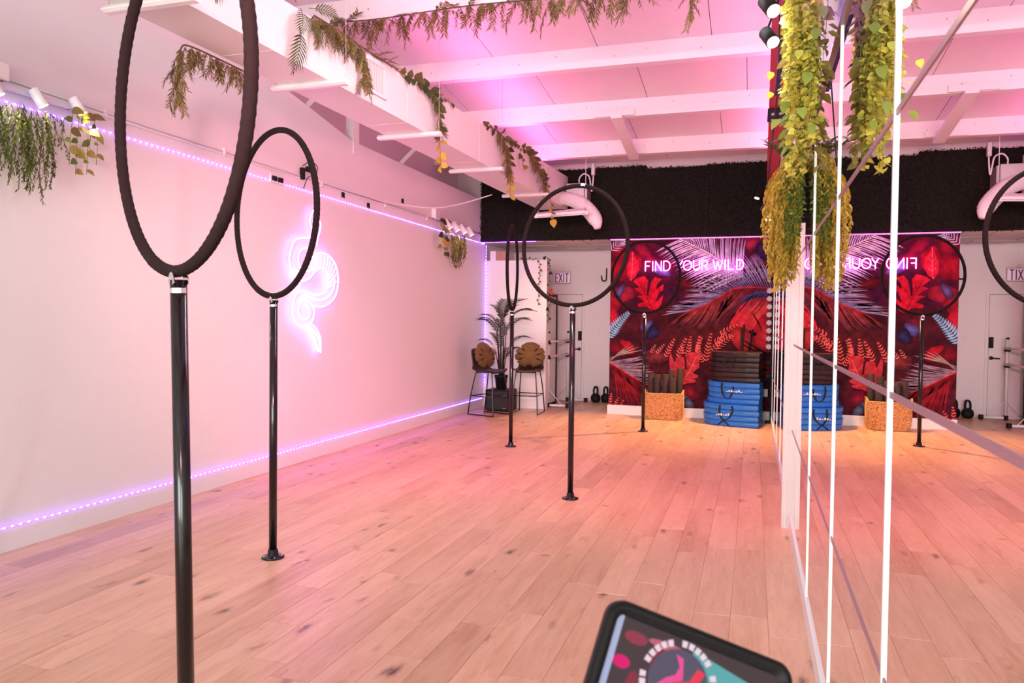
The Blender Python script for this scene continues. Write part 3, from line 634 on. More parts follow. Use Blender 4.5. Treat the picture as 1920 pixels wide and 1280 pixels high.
led_strip('led_strip', 'violet LED strip running high along the left wall', [(XL+.001, 3.2, 2.845), (XL+.001, 12.60, 2.85)], (1, 0, 0), .058, M['led'])
led_strip('led_strip', 'violet LED strip just above the left baseboard', [(XL+.014, 2.4, .158), (XL+.014, 12.55, .158)], (1, 0, 0), .058, M['led'])
led_strip('led_strip', 'vertical violet LED strip in the far left corner behind the palm', [(XL+.03, 12.60, 2.83), (XL+.03, 12.60, .34)], (.5, -.86, 0), .058, M['led'])
led_strip('led_strip', 'magenta LED strip glowing along the top edge of the mural', [(-2.24, YB-.075, 2.850), (.27, YB-.075, 2.850)], (0, -.2, -.98), .05, M['ledpink'], False, .022)
led_strip('led_strip', 'violet LED strip under the hedge at the niche', [(-4.48, YB-.075, 2.850), (-3.5, YB-.075, 2.850)], (0, -.2, -.98), .05, M['ledviolet'], False, .014)
led_strip('led_strip', 'violet LED strip along the top of the mirrors', [(XM-.004, 1.5, RZ[-1]+.0125), (XM-.004, 7.5, RZ[-1]+.0125)], (0, 0, 1), .05, emi('led_purple_strong', (.22, .02, 1.0), 40), False, .014)

# ================================================================== HOOP STANDS
def hoop_stand(label, x, y, ang, lean=(0, 0), Rh=.505):
    t = thing('hoop_stand', label, 'hoop stand', (x, y, 0), 0, 'pole mounted aerial hoops')
    H = 1.625
    g = G(); g.tube([(0, 0, .012), (0, 0, H-.01)], .0245, 20); g.obj('pole', M['black'], t, True, local=True)
    g = G(); g.lathe([(.068, 0), (.070, .002), (.070, .008), (.066, .011), (.040, .012), (.034, .016), (.031, .05), (.026, .055)], 28); g.obj('base_flange', M['black'], t, True, local=True)
    g = G()
    for k in range(4): a = math.pi/4+k*math.pi/2; g.lathe([(.006, .011), (.006, .015), (.003, .016)], 8, (.054*math.cos(a), .054*math.sin(a), 0))
    g.obj('screws', M['chrome'], t, local=True, kind='stuff')
    g = G(); d = Vector((math.cos(ang), math.sin(ang), 0)); n = Vector((-math.sin(ang), math.cos(ang), 0)); c = Vector((0, 0, H+.017+Rh))
    N = 320; path = []; rr = []
    for k in range(N):
        a = 2*math.pi*k/N-math.pi/2; path.append(c+d*Rh*math.cos(a)+Vector((0, 0, 1))*Rh*math.sin(a)); rr.append(.0182+(.0009 if k % 3 == 0 else (-.0006 if k % 3 == 2 else 0))+.0004*rnd.random())
    g.tube(path, rr, 10, closed=True); hp = g.obj('hoop', M['tape'], t, True, local=True, label='hoop wrapped in dark grip tape')
    # cloth tape lap where the wrap begins
    g = G()
    for j in range(7):
        a0 = -math.pi/2-.16-.045*j; pth = [c+d*(Rh*math.cos(a0+.011*q))+Vector((0, 0, 1))*Rh*math.sin(a0+.011*q) for q in range(4)]
        g.tube(pth, [.0196, .0202, .0202, .0193], 10)
    g.obj('tape_end', M['tape'], hp, True, local=True)
    # welded saddle at the pole head
    g = G(); g.lathe([(.0245, H-.05), (.0262, H-.05), (.0262, H-.035), (.0245, H-.035)], 20)
    for s in (-1, 1):
        pts = [n*s*.0195+d*.024*math.cos(a)+Vector((0, 0, H-.02+.034*max(0, math.sin(a)))) for a in [math.pi*k/8 for k in range(9)]]
        pin = [p+n*s*.003 for p in pts]; g.loft([pts+[n*s*.0195+Vector((0, 0, H-.03))], pin+[n*s*.0225+Vector((0, 0, H-.03))]])
    g.obj('saddle', M['chrome'], t, False, local=True, label='bright metal saddle holding the hoop')
    t.matrix_basis = Matrix.Translation((x, y, 0)) @ Matrix.Rotation(lean[1], 4, (rgt.y*0, 1, 0)) if lean != (0, 0) else t.matrix_basis
    return t
hoop_stand('black pole with taped aerial hoop nearest the camera, hoop cut off by the frame top', -1.632, 1.902, R(-28.5), (0, R(-1.25)), .515)
hoop_stand('black pole with brown-taped hoop standing in front of the neon snake', -2.851, 4.076, R(-27.5), Rh=.51)
hoop_stand('black pole with round hoop facing the camera in the middle of the floor', -1.453, 6.28, R(-16.5), Rh=.5)
hoop_stand('black pole with hoop seen almost edge-on beside the stools', -2.746, 8.669, R(-79.5), Rh=.5)
hoop_stand('black pole with hoop in front of the mural and woven basket', -1.425, 10.55, R(-11.5), Rh=.49)
g = G(); # small blue tape mark on one hoop
g.tube([(-1.453+.07*math.cos(R(-16.5))+.02*k*math.cos(R(-16.5)), 6.28+.07*math.sin(R(-16.5))+.02*k*math.sin(R(-16.5)), 1.642+.5+.4990-.003*k) for k in range(3)], .0192, 10)
o = g.obj('tape_mark', mat('blue_tape', (.45, .6, .95), .5), bpy.data.objects['hoop_stand.002'])

# ================================================================== AIR DUCT
duct = thing('air_duct', 'long white rectangular air duct hung under the ceiling on the left', 'duct', (-3.3, 7, 3.35))
def dR(y): return -3.24+(y-3.0)*.0335
def dL(y): return -3.66+(y-3.0)*.0275
def dT(y): return 3.70+(y-3.0)*.0185
DZ = 3.35
seg = [1.2, 3.05, 4.55, 6.55, 8.35, 10.15, 12.2]
for a, b in zip(seg[:-1], seg[1:]):
    g = G(); g.loft([[(dL(y), y, DZ), (dR(y), y, DZ), (dR(y), y, dT(y)), (dL(y), y, dT(y))] for y in (a+.003, b-.003)])
    fix_normals(g.obj('duct_section', M['duct'], duct))
    g = G(); e = .0015; y0, y1 = b-.006, b+.006
    if b < 12: g.loft([[(dL(y)-e, y, DZ-e), (dR(y)+e, y, DZ-e), (dR(y)+e, y, dT(y)+e), (dL(y)-e, y, dT(y)+e)] for y in (y0, y1)]); fix_normals(g.obj('joint_flange', M['duct'], duct))
for k, y in enumerate((3.64, 5.24, 6.93, 8.70, 10.6)):
    # trapeze hanger: channel under the duct with two rods
    g = G(); xl_, xr_ = dL(y)-.07, dR(y)+.16; z = DZ-.045
    prof = [(-.045, .012), (-.022, 0), (.022, 0), (.045, .012), (.045, .018), (.020, .044), (-.020, .044), (-.045, .018)]
    g.loft([[(x, y+p[0], z+p[1]) for p in prof] for x in (xl_, xr_)]); hg = fix_normals(g.obj('hanger_bar', M['whitemetal'], duct))
    for x in (xl_+.02, xr_-.02): g = G(); g.tube([(x, y, z+.04), (x, y, ceil_z(y)-.005)], .002, 6); g.obj('hanger_rod', M['steel'], hg)
gr = G(); y0, y1, z0, z1 = 5.74, 6.12, 3.44, 3.73; xg = lambda y: dR(y)+.001
gr.loft([[(xg(y)+.0, y, z0), (xg(y)+.012, y, z0), (xg(y)+.012, y, z0+.03), (xg(y), y, z0+.03)] for y in (y0, y1)])
gr.loft([[(xg(y), y, z1-.03), (xg(y)+.012, y, z1-.03), (xg(y)+.012, y, z1), (xg(y), y, z1)] for y in (y0, y1)])
for ya in (y0, y1-.03): gr.loft([[(xg(y), y, z0), (xg(y)+.012, y, z0), (xg(y)+.012, y, z1), (xg(y), y, z1)] for y in (ya, ya+.03)])
vg = fix_normals(gr.obj('vent_grille', M['white'], duct))
g = G(); g.loft([[(xg(y), y, z0+.03), (xg(y)+.001, y, z0+.03), (xg(y)+.001, y, z1-.03), (xg(y), y, z1-.03)] for y in (y0+.03, y1-.03)]); fix_normals(g.obj('shade_backing', mat('grille_shadow', (.35, .30, .29), .8), vg))  # grey sheet whose colour carries the shade between the louvres
for k in range(11):
    y = y0+.045+k*.029; g = G(); g.box((xg(y), y-.003, z0+.03), (xg(y)+.010, y+.003, z1-.03)); g.obj('louvre', M['wall'], vg)
led_strip('led_strip', 'unseen pink LED strip added on top of the duct to light the ceiling', [(-3.22, 4.2, dT(4.2)+.004), (dR(11.8)-.1, 11.8, dT(11.8)+.004)], (0, 0, 1), .05, M['ledup'], False, .05)

# area lamps added, with two unseen added strips, to turn the deck pink
area('added_duct_uplight', (dR(8)-.12, 8.2, dT(8)+.06), (.72, 0, .70), 7.4, .05, CEIL_W[0], (1.0, .24, .58))
area('added_beam_uplight', (.215, 7.2, 3.93), (-.75, 0, .66), 8.5, .05, CEIL_W[1], (1.0, .30, .55))
led_strip('led_strip', 'unseen pink LED strip added on top of the red steel beam', [(.24, 3.0, 3.884), (.24, 11.4, 3.884)], (0, 0, 1), .05, M['ledup'], False, .03)
# flexible duct, fan unit, hanging panel at the duct end
fx = thing('flexible_duct', 'white flexible duct hose drooping from the end of the air duct', 'duct hose', (-2.87, 11.8, 3.43))
P = bez([(-2.98, 11.85, 3.46), (-2.82, 11.75, 3.44), (-2.60, 11.62, 3.35), (-2.42, 11.5, 3.20), (-2.30, 11.42, 3.04), (-2.27, 11.40, 2.92)], 10)
g = G(); g.tube(P, [.094+.005*math.sin(i*2.4)+(.02*math.sin(i/len(P)*3.1)) - (.05*max(0, (i/len(P)-.75)*4)) for i in range(len(P))], 16); g.obj('hose', M['white'], fx, True)
g = G(); g.tube([(-3.0, 11.86, 3.465), (-2.93, 11.83, 3.46)], .112, 18); g.obj('collar', M['white'], fx, True)
un = thing('fan_unit', 'grey metal fan box with looping cable at the duct end', 'fan unit', (-2.72, 12.1, 3.4))
g = G(); g.bbox((-2.90, 11.95, 3.42), (-2.60, 12.28, 3.72), .01); g.obj('casing', M['steel'], un)
g = G(); g.box((-2.595, 11.97, 3.42), (-2.56, 12.26, 3.70)); g.obj('flange', M['steel'], un)
g = G(); g.tube(bez([(-2.70, 12.0, 3.72), (-2.69, 11.98, 3.80), (-2.62, 11.96, 3.86), (-2.53, 11.95, 3.82), (-2.50, 11.95, 3.68), (-2.48, 11.95, 3.58), (-2.465, 11.95, 3.70), (-2.46, 11.96, 3.84)], 8), .011, 8); g.obj('cable', M['white'], un, True)
g = G(); g.bbox((-2.49, 11.92, 3.83), (-2.43, 11.98, 4.02), .006); g.obj('junction_box', M['steel'], un)
g = G(); g.tube([(-2.57, 11.9, 4.10), (-2.57, 11.9, 3.30)], .006, 6); g.obj('hanger_rod', M['white'], un)
pn = thing('hanging_grille_panel', 'white perforated panel hanging below the end of the duct', 'tray', (-2.8, 11.2, 3.05))
g = G(); g.loft([[(-3.20, 11.05, 3.10), (-3.22, 11.35, 3.17), (-3.22, 11.35, 3.185), (-3.20, 11.05, 3.115)], [(-2.40, 11.05, 3.13), (-2.44, 11.35, 3.22), (-2.44, 11.35, 3.235), (-2.40, 11.05, 3.145)]]); fix_normals(g.obj('tray', M['white'], pn))
g = G(); g.loft([[(-3.16, 11.03, 3.055), (-3.16, 11.05, 3.055), (-3.16, 11.05, 3.105), (-3.16, 11.03, 3.105)], [(-2.34, 11.03, 3.085), (-2.34, 11.05, 3.085), (-2.34, 11.05, 3.135), (-2.34, 11.03, 3.135)]]); fix_normals(g.obj('lip', M['white'], pn))
g = G()
for k in range(34): x = -3.1+k*.0215; g.box((x, 11.027, 3.066+k*.0009), (x+.009, 11.031, 3.076+k*.0009))
g.obj('perforations', M['blackmatte'], pn, kind='stuff')
for x in (-3.15, -2.45): g = G(); g.tube([(x, 11.2, 3.15), (x, 11.2, DZ)], .004, 6); g.obj('hanger_rod', M['white'], pn)

# ================================================================== PLANTS
def add_leaf(g, p, d, nrm, L, W, mi=1, fold=.25):
    d = d.normalized(); s = d.cross(nrm)
    s = s.normalized() if s.length > 1e-5 else d.orthogonal().normalized(); n = s.cross(d)
    a = p; l1 = p+d*L*.35+s*W*.5+n*fold*W*.4; r1 = p+d*L*.35-s*W*.5+n*fold*W*.4; l2 = p+d*L*.7+s*W*.33+n*fold*W*.2; r2 = p+d*L*.7-s*W*.33+n*fold*W*.2
    m1 = p+d*L*.38; m2 = p+d*L*.72; t = p+d*L-n*L*.08
    g.add([a, l1, l2, t, r2, r1, m1, m2], [(0, 6, 1), (1, 6, 7, 2), (2, 7, 3), (0, 5, 6), (5, 4, 7, 6), (4, 3, 7)], mi)
def rv(a=1): return Vector((rnd.uniform(-a, a), rnd.uniform(-a, a), rnd.uniform(-a, a)))
def strand(root, path, m, spacing, L, W, down=.5, r=.0015, out=1.0, pairs=2, name='strand', jit=.5, stem=None):
    P = [Vector(p) for p in path]; g = G(); g.tube(P, r, 4, caps=False)
    acc = 0
    for i in range(len(P)-1):
        seg_ = (P[i+1]-P[i]).length; t = spacing-acc
        while t < seg_:
            p = P[i].lerp(P[i+1], t/seg_)
            for k in range(pairs):
                a = rnd.uniform(0, 6.283); d = Vector((math.cos(a)*out, math.sin(a)*out, -down))+rv(jit*.4)
                q_ = rnd.uniform(.65, 1.35); add_leaf(g, p+rv(spacing*.35), d, Vector((0, 0, 1))+rv(.8), L*q_, W*q_*rnd.uniform(.85, 1.15))
            t += spacing
        acc = (acc+seg_) % spacing
    return g.obj(name, [stem or M['stem'], m], root)
def droop(p, dirx, diry, length, bulge=.06, wob=.015, n=10):
    out = []; q = Vector(p); ph = rnd.uniform(0, 6)
    for i in range(n+1):
        t = i/n; k = math.sin(min(1, t*2.2)*math.pi/2)
        out.append(q+Vector((dirx*bulge*k+wob*math.sin(ph+t*7), diry*bulge*k+wob*math.cos(ph*1.3+t*6), .03*math.sin(min(1, t*5)*math.pi)*1.0-length*t)))
    return out
# --- left: hanging fern and vine on the near spotlight rail
f1 = thing('hanging_fern', 'green hanging fern with long drooping strands at the left frame edge', 'hanging plant', (XL+.1, 3.66, 2.83))
for k in range(46):
    y = 3.46+rnd.random()*.36; x = XL+.03+rnd.random()*.13
    strand(f1, droop((x, y, 2.78+rnd.uniform(-.03, .06)), rnd.uniform(-.3, 1), rnd.uniform(-1, 1), rnd.uniform(.28, .52)*(1.15 if .1 < (y-3.5) < .28 else .9), .05), M['green'] if k % 3 else M['dgreen'], .011, .024, .007, .9, .0012, .6, 2)
f2 = thing('hanging_fern', 'small thin trailing sprigs between the two near spotlights', 'hanging plant', (XL+.1, 3.95, 2.8))
for k in range(6):
    y = 3.86+k*.025; strand(f2, droop((XL+.07, y, 2.82), .5, rnd.uniform(-.5, .5), rnd.uniform(.15, .30), .03), M['dgreen'], .014, .022, .006, .9, .0012, .6, 2)
# leaf shapes shared by the vines
def leaf_src(name, L, W, m, curl=.12):
    g = G(); prof = [(0, 0), (.08, .26), (.2, .45), (.4, .5), (.62, .38), (.82, .18), (1, 0)]
    mid = [Vector((0, L*t, -curl*L*t*t)) for t, w_ in prof]; lf = [Vector((W*w_, L*t-(.06*L if w_ > .2 and t < .25 else 0), -curl*L*t*t+.22*W*w_)) for t, w_ in prof]; rt_ = [Vector((-v.x, v.y, v.z)) for v in lf]
    n = len(prof); vs = mid+lf+rt_; fs = []
    for i in range(n-1): fs.append((i, i+1, n+i+1, n+i)); fs.append((i+1, i, 2*n+i, 2*n+i+1))
    g.add(vs, fs); me = bpy.data.meshes.new(name); me.from_pydata([tuple(v) for v in g.v], [], g.f); me.materials.append(m); me.polygons.foreach_set('use_smooth', [True]*len(me.polygons)); return me
LS = {'vine': leaf_src('vine_leaf', .085, .075, M['dgreen']), 'gold': leaf_src('gold_leaf', .085, .07, M['gold']), 'olive': leaf_src('olive_leaf', .07, .055, M['olive']), 'small': leaf_src('small_leaf', .05, .042, M['green']), 'yel': leaf_src('yellow_leaf', .062, .05, M['yellow']), 'fresh': leaf_src('fresh_leaf', .075, .055, M['fgreen'])}
def orient(p, d, nrm, s=1.0):
    y = d.normalized(); x = y.cross(nrm); x = x.normalized() if x.length > 1e-5 else y.orthogonal().normalized(); z = x.cross(y)
    return Matrix.Translation(p) @ Matrix(((x.x*s, y.x*s, z.x*s, 0), (x.y*s, y.y*s, z.y*s, 0), (x.z*s, y.z*s, z.z*s, 0), (0, 0, 0, 1)))
def vine(root, path, kinds, spacing, out, scale=1.0, r=.003, face=None):
    P = bez(path, 6); g = G(); g.tube(P, r, 5); g.obj('stem', M['stem'], root); org = Vector(root.location); acc = 0; i = 0
    for a, b in zip(P[:-1], P[1:]):
        acc += (b-a).length
        if acc < spacing: continue
        acc = 0; i += 1; T = (b-a).normalized()
        side = Vector(out).cross(T); side = side.normalized() if side.length > 1e-4 else Vector((0, 1, 0))
        d = side*(1 if i % 2 else -1)*.8+Vector(out)*rnd.uniform(.1, .7)+Vector((0, 0, -.55))+rv(.35)
        inst(LS[kinds[i % len(kinds)] if not callable(kinds) else kinds(a.z)], 'leaf', root, orient(a-org, d, (Vector(out) if face is None else Vector(face))+rv(.5), scale*rnd.uniform(.75, 1.2)))
    return root
v1 = thing('hanging_vine', 'trailing vine with heart-shaped leaves beside the near left spotlight', 'vine', (XL+.1, 4.1, 2.86))
for (ya, L, yb) in ((4.03, .34, 4.0), (4.08, .40, 4.05), (4.15, .38, 4.14), (4.2, .30, 4.22), (4.1, .20, 4.16)):
    vine(v1, [(XL+.06, ya, 2.90), (XL+.11, ya, 2.88), (XL+.12, yb, 2.86-L*.5), (XL+.11, yb, 2.86-L)], ['small', 'olive'], .055, (1, -.3, 0), 1.0, .0018)
# --- bunch at the far left spotlights
f3 = thing('hanging_fern', 'brownish hanging fern under the cluster of four far spotlights', 'hanging plant', (XL+.1, 10.9, 2.85))
for k in range(34):
    y = 10.72+rnd.random()*.62; dd = .52 if 10.8 < y < 11.05 else .38
    strand(f3, droop((XL+.05+rnd.random()*.12, y, 2.80+rnd.uniform(-.04, .05)), .6, rnd.uniform(-.7, .7), rnd.uniform(.6, 1.0)*dd, .05), M['olive'] if k % 4 else M['dgreen'], .016, .036, .011, .9, .0016, .6, 2)
v2_ = thing('hanging_vine', 'leafy vine hanging at the left end of the far spotlight cluster', 'vine', (XL+.1, 10.45, 2.9))
for (ya, L) in ((10.38, .30), (10.48, .42), (10.58, .40), (10.45, .16)):
    vine(v2_, [(XL+.05, ya, 2.98), (XL+.12, ya, 2.95), (XL+.13, ya+.03, 2.9-L*.5), (XL+.12, ya, 2.88-L)], ['olive', 'vine', 'gold'], .06, (1, -.3, 0), 1.1, .002)
# --- right: yellow-green bunches hung before the mirror
r1 = thing('hanging_foliage', 'large yellow-green trailing foliage hanging at the top of the mirror', 'hanging plant', (.15, 3.1, 3.0))
for k in range(70):
    y = 2.93+rnd.random()*.42; x = rnd.uniform(.112, .20); L = rnd.uniform(.55, .95)
    strand(r1, droop((x, y, 3.06+rnd.uniform(-.05, .12)), rnd.uniform(-.6, .5), rnd.uniform(-.7, .5), L, .025, .008, 12), M['yellow'], .019, .028, .026, .35, .0012, .8, 2, stem=M['olive'])
for k in range(12):
    y = 2.95+rnd.random()*.4; x = rnd.uniform(.12, .24); L = rnd.uniform(.6, .98)
    p = droop((x, y, 3.05+rnd.uniform(-.03, .08)), rnd.uniform(-.4, .3), rnd.uniform(-.6, .2), L, .03, .01, 12)
    strand(r1, p, M['fgreen'] if k % 2 else M['olive'], .032, .052, .026, .6, .0015, .7, 2, stem=M['olive'])
for (x, y, z, s, kd) in [(.045, 2.95, 2.42, .9, 'yel'), (.05, 3.0, 2.36, .8, 'yel'), (.10, 2.92, 2.30, 1.1, 'fresh'), (.075, 2.93, 2.24, 1.0, 'fresh'), (.17, 2.92, 2.40, 1.2, 'fresh'), (.18, 2.9, 2.33, 1.1, 'yel'), (.15, 2.9, 2.27, 1.0, 'fresh'), (.19, 2.95, 2.22, .9, 'fresh'), (.14, 2.92, 2.48, 1.0, 'yel'), (.20, 2.93, 2.55, 1.1, 'fresh'), (.21, 2.95, 2.64, 1.2, 'fresh')]:
    inst(LS[kd], 'leaf', r1, orient(Vector((x, y, z))-Vector((.15, 3.1, 3.0)), Vector((rnd.uniform(-.8, .5), -.3, -.8)), Vector((0, -.6, .6))+rv(.6), s*.62))
r2 = thing('hanging_foliage', 'golden and green trailing foliage hanging over the white post', 'hanging plant', (.2, 4.85, 2.5))
for k in range(64):
    y = 4.72+rnd.random()*.3; t = rnd.random(); x = .27-.07*t; L = rnd.uniform(.45, .78)
    strand(r2, droop((x, y, 2.50+rnd.uniform(-.04, .04)), -1, rnd.uniform(-.6, .2), L, .04+.16*t*rnd.random(), .012, 12), M['gold'], .012, .034, .013, .85, .0016, .6, 2, stem=M['olive'])
for k in range(40):
    y = 4.70+rnd.random()*.18; x = rnd.uniform(.17, .275); L = rnd.uniform(.3, .46)
    strand(r2, droop((x, y, 2.44+rnd.uniform(-.06, .04)), -.5, -.6, L, .05, .01, 9), M['fgreen'], .013, .026, .012, .5, .0014, .8, 2, stem=M['olive'])
for k in range(16):
    p = Vector((.20+rnd.uniform(-.07, .07), 4.85+rnd.uniform(-.1, .1), 2.50)); strand(r2, [p, p+Vector((rnd.uniform(-.12, .04), rnd.uniform(-.08, .08), rnd.uniform(.03, .12)))], M['dgreen'], .014, .05, .012, -.3, .0015, .8, 3)
# --- willow sprigs: one sprig mesh, many copies
def sprig_mesh(name, L, n, ll, lw, m, sag=.35):
    g = G(); P = [Vector((0, L*t/8, -sag*L*(t/8)**2)) for t in range(9)]; g.tube(P, .0018, 4, caps=False)
    for k in range(n):
        t = (k+.6)/n*8; i = min(int(t), 7); p = P[i].lerp(P[i+1], t-i)
        for s in (-1, 1):
            d = Vector((s*rnd.uniform(.45, .8), .75, rnd.uniform(-.75, .05))); add_leaf(g, p, d, Vector((0, 0, 1))+rv(.3), ll*rnd.uniform(.75, 1.15), lw)
    me = bpy.data.meshes.new(name); me.from_pydata([tuple(v) for v in g.v], [], g.f); me.materials.append(M['stem']); me.materials.append(m); me.polygons.foreach_set('material_index', g.m); return me
SP = [sprig_mesh('willow_sprig', .22, 18, .07, .010, M['willow']), sprig_mesh('willow_sprig_b', .17, 15, .065, .010, M['olive'])]
def garland(name, label, path, step, dirs, scale=1.0, r=.006):
    root = thing(name, label, 'garland', path[0]); P = bez(path, 8); g = G(); g.tube(P, r, 5); g.obj('stem', M['stem'], root); org = Vector(path[0]); acc = 0; i = 0
    for a, b in zip(P[:-1], P[1:]):
        acc += (b-a).length
        while acc >= step:
            acc -= step; i += 1; d = Vector(dirs[i % len(dirs)])+rv(.35)
            inst(SP[i % 2], 'sprig', root, orient(a-org+rv(.01), d, Vector((0, 0, 1))+rv(.4), scale*rnd.uniform(.8, 1.15)))
    return root
b0y = BY[3]; zb = ceil_z(b0y)-.22
garland('willow_garland', 'long willow-leaf garland wound along the nearest ceiling purlin', [(-4.1, b0y-.02, zb+.0), (-3.5, b0y-.03, zb-.02), (-2.6, b0y-.03, zb+.0), (-1.7, b0y-.03, zb-.03), (-.95, b0y-.03, zb-.06)], .036, [(.6, -.3, -.7), (-.5, -.2, -.8), (.7, -.4, .1), (-.2, -.4, -.9), (.2, -.6, -.4)], 1.15)
garland('willow_garland', 'short willow-leaf garland end dangling from the nearest purlin at top centre', [(-.62, b0y-.03, zb-.02), (-.57, b0y-.05, zb-.12), (-.56, b0y-.05, zb-.30)], .035, [(.5, -.3, -.8), (-.5, -.3, -.8), (0, -.5, -.9)], .8)
garland('willow_garland', 'willow-leaf sprig hanging down the duct face left of the grille', [(dR(5.0)+.02, 5.0, dT(5.0)+.02), (dR(5.5)+.02, 5.55, dT(5.5)+.02), (dR(5.68)+.03, 5.68, 3.70), (dR(5.7)+.05, 5.66, 3.55), (dR(5.7)+.05, 5.65, 3.44)], .024, [(.6, -.3, -.8), (.3, .5, -.8), (.2, -.7, -.6)], .85)
garland('willow_garland', 'willow-leaf garland along the duct edge behind the grille', [(dR(5.7), 5.7, dT(5.7)+.02), (dR(6.0), 6.05, dT(6)+.02), (dR(6.3), 6.35, dT(6.3)+.02)], .05, [(.6, -.3, .3), (.3, .7, .2), (.5, -.6, 0)], .6)
garland('willow_garland', 'willow-leaf garland trailing from the lower left duct edge inside the near hoop', [(dL(4.8)-.02, 4.82, DZ-.02), (dL(4.6)-.02, 4.55, DZ-.02), (dL(4.3)-.03, 4.28, DZ-.02), (dL(4.2)-.05, 4.22, DZ-.05), (dL(4.2)-.06, 4.2, DZ-.20), (dL(4.2)-.06, 4.2, DZ-.40)], .024, [(-.4, -.5, -.9), (.3, .5, -.9), (.5, -.4, -.8), (-.4, .3, -.9)], .72)
# --- palm-leaf cluster on the duct
def palm_mesh(name, L, n, ll, lw, m, sag, curl=.5, up=.25):
    g = G(); P = []
    for k in range(13): t = k/12; P.append(Vector((0, L*t, up*L*t-sag*L*t*t)))
    g.tube(P, [.004*(1-.75*k/12) for k in range(13)], 5)
    for k in range(n):
        t = .16+.84*(k+.5)/n; i = min(int(t*12), 11); p = P[i].lerp(P[i+1], t*12-i); T = (P[i+1]-P[i]).normalized(); prof = math.sin(min(1, (t-.1)*1.25)*math.pi*.82+.35)
        for s in (-1, 1):
            d = Vector((s*(.85-.45*t), 0, 0))+T*(.55+.5*t)+Vector((0, 0, .12)); l_ = ll*max(.3, prof)*rnd.uniform(.9, 1.1)
            q1 = p+d.normalized()*l_*.5; q2 = p+d.normalized()*l_*.95+Vector((0, 0, -curl*l_*.35)); wv_ = T*lw*.5
            g.add([p-wv_*.6, p+wv_*.6, q1+wv_, q1-wv_, q2], [(0, 1, 2, 3), (3, 2, 4)], 1)
    me = bpy.data.meshes.new(name); me.from_pydata([tuple(v) for v in g.v], [], g.f); me.materials.append(M['stem']); me.materials.append(m); me.polygons.foreach_set('material_index', g.m); return me
PF = palm_mesh('palm_frond_small', .36, 12, .15, .020, M['dgreen'], .45)
pg_ = thing('palm_garland', 'palm-leaf sprays hanging over the duct edge beside the near hoop', 'garland', (dR(4.9), 4.85, dT(4.85)))
for (p, d, s) in [((0, 0, .02), (.35, -.35, -.6), .8), ((.03, -.05, -.14), (.15, -.25, -1), .95), ((.02, .08, .05), (.4, .7, .1), .8), ((0, -.05, .04), (.2, -.9, .3), .75), ((.02, .02, -.02), (.5, -.1, -.5), .6)]:
    inst(PF, 'frond', pg_, orient(Vector(p), Vector(d), Vector((1, -.3, .3)), s))
p2_ = thing('palm_garland', 'palm-leaf tip hanging at the top frame edge within the near hoop', 'garland', (dR(4.05), 3.98, dT(4)))
inst(PF, 'frond', p2_, orient(Vector((.02, 0, 0)), Vector((.05, -.1, -1)), Vector((1, -.3, .3)), .8))
# --- leafy vines over the duct
vA = thing('leaf_vine', 'vine with gold-tipped leaves hanging from the duct middle over the hanger bar', 'vine', (dR(6.9), 6.9, dT(6.9)))
vine(vA, [(dR(6.45)-.01, 6.45, dT(6.4)+.015), (dR(6.8)+.02, 6.8, dT(6.8)+.01), (dR(7.05)+.04, 7.02, 3.74), (dR(7.2)+.06, 7.1, 3.62)], ['vine'], .034, (1, -.5, .1), 1.05)
vine(vA, [(dR(7.0)+.02, 7.0, dT(7)+.02), (dR(7.3)+.01, 7.35, dT(7.3)+.02), (dR(7.6)+.01, 7.6, dT(7.6)+.01)], ['vine', 'olive'], .06, (1, -.5, .1), .7)
vine(vA, [(dR(7.15)+.04, 7.12, 3.72), (dR(7.2)+.06, 7.13, 3.50), (dR(7.2)+.06, 7.12, 3.30), (dR(7.2)+.08, 7.10, 3.12), (dR(7.2)+.09, 7.10, 2.98)], lambda z: 'vine' if z > 3.35 else 'gold', .036, (1, -.6, 0), .95)
garland('willow_garland', 'willow-leaf strand hanging with the gold-tipped vine on the duct', [(dR(7.1)+.03, 7.08, 3.70), (dR(7.2)+.05, 7.12, 3.55), (dR(7.2)+.05, 7.12, 3.36)], .024, [(.6, -.3, -.8), (.3, .5, -.8), (.2, -.7, -.6)], .6)
vB = thing('leaf_vine', 'dark vine draped over the duct near its far third with orange leaves below', 'vine', (dR(9), 9, dT(9)))
vine(vB, [(dR(8.6)-.02, 8.5, dT(8.5)+.02), (dR(9.0)+.03, 8.95, dT(9)), (dR(9.2)+.05, 9.15, 3.70), (dR(9.25)+.06, 9.2, 3.45), (dR(9.25)+.07, 9.2, 3.25), (dR(9.25)+.08, 9.18, 3.06)], lambda z: 'vine' if z > 3.4 else 'gold', .04, (1, -.5, 0), 1.0)
vine(vB, [(dR(9.3)+.02, 9.3, dT(9.3)), (dR(9.6)+.03, 9.6, dT(9.6)+.0), (dR(9.8)+.04, 9.75, 3.66), (dR(9.85)+.05, 9.8, 3.52)], ['vine', 'olive'], .045, (1, -.5, 0), 1.0)
garland('willow_garland', 'willow-leaf garland hanging on the duct face beside the dark vine', [(dR(8.9)+.02, 8.85, dT(8.9)+.02), (dR(9.1)+.05, 9.05, 3.72), (dR(9.15)+.06, 9.1, 3.5), (dR(9.15)+.06, 9.1, 3.3)], .026, [(.6, -.3, -.8), (.3, .5, -.8), (.2, -.7, -.6)], .75)
vC = thing('leaf_vine', 'vine hanging from the duct end with one large orange leaf at its tip', 'vine', (dR(10.4), 10.4, dT(10.4)))
vine(vC, [(dR(9.9)-.01, 9.9, dT(9.9)+.02), (dR(10.3)+.03, 10.25, dT(10.3)), (dR(10.6)+.05, 10.55, 3.66), (dR(10.8)+.07, 10.75, 3.5)], ['vine'], .04, (1, -.5, 0), 1.0)
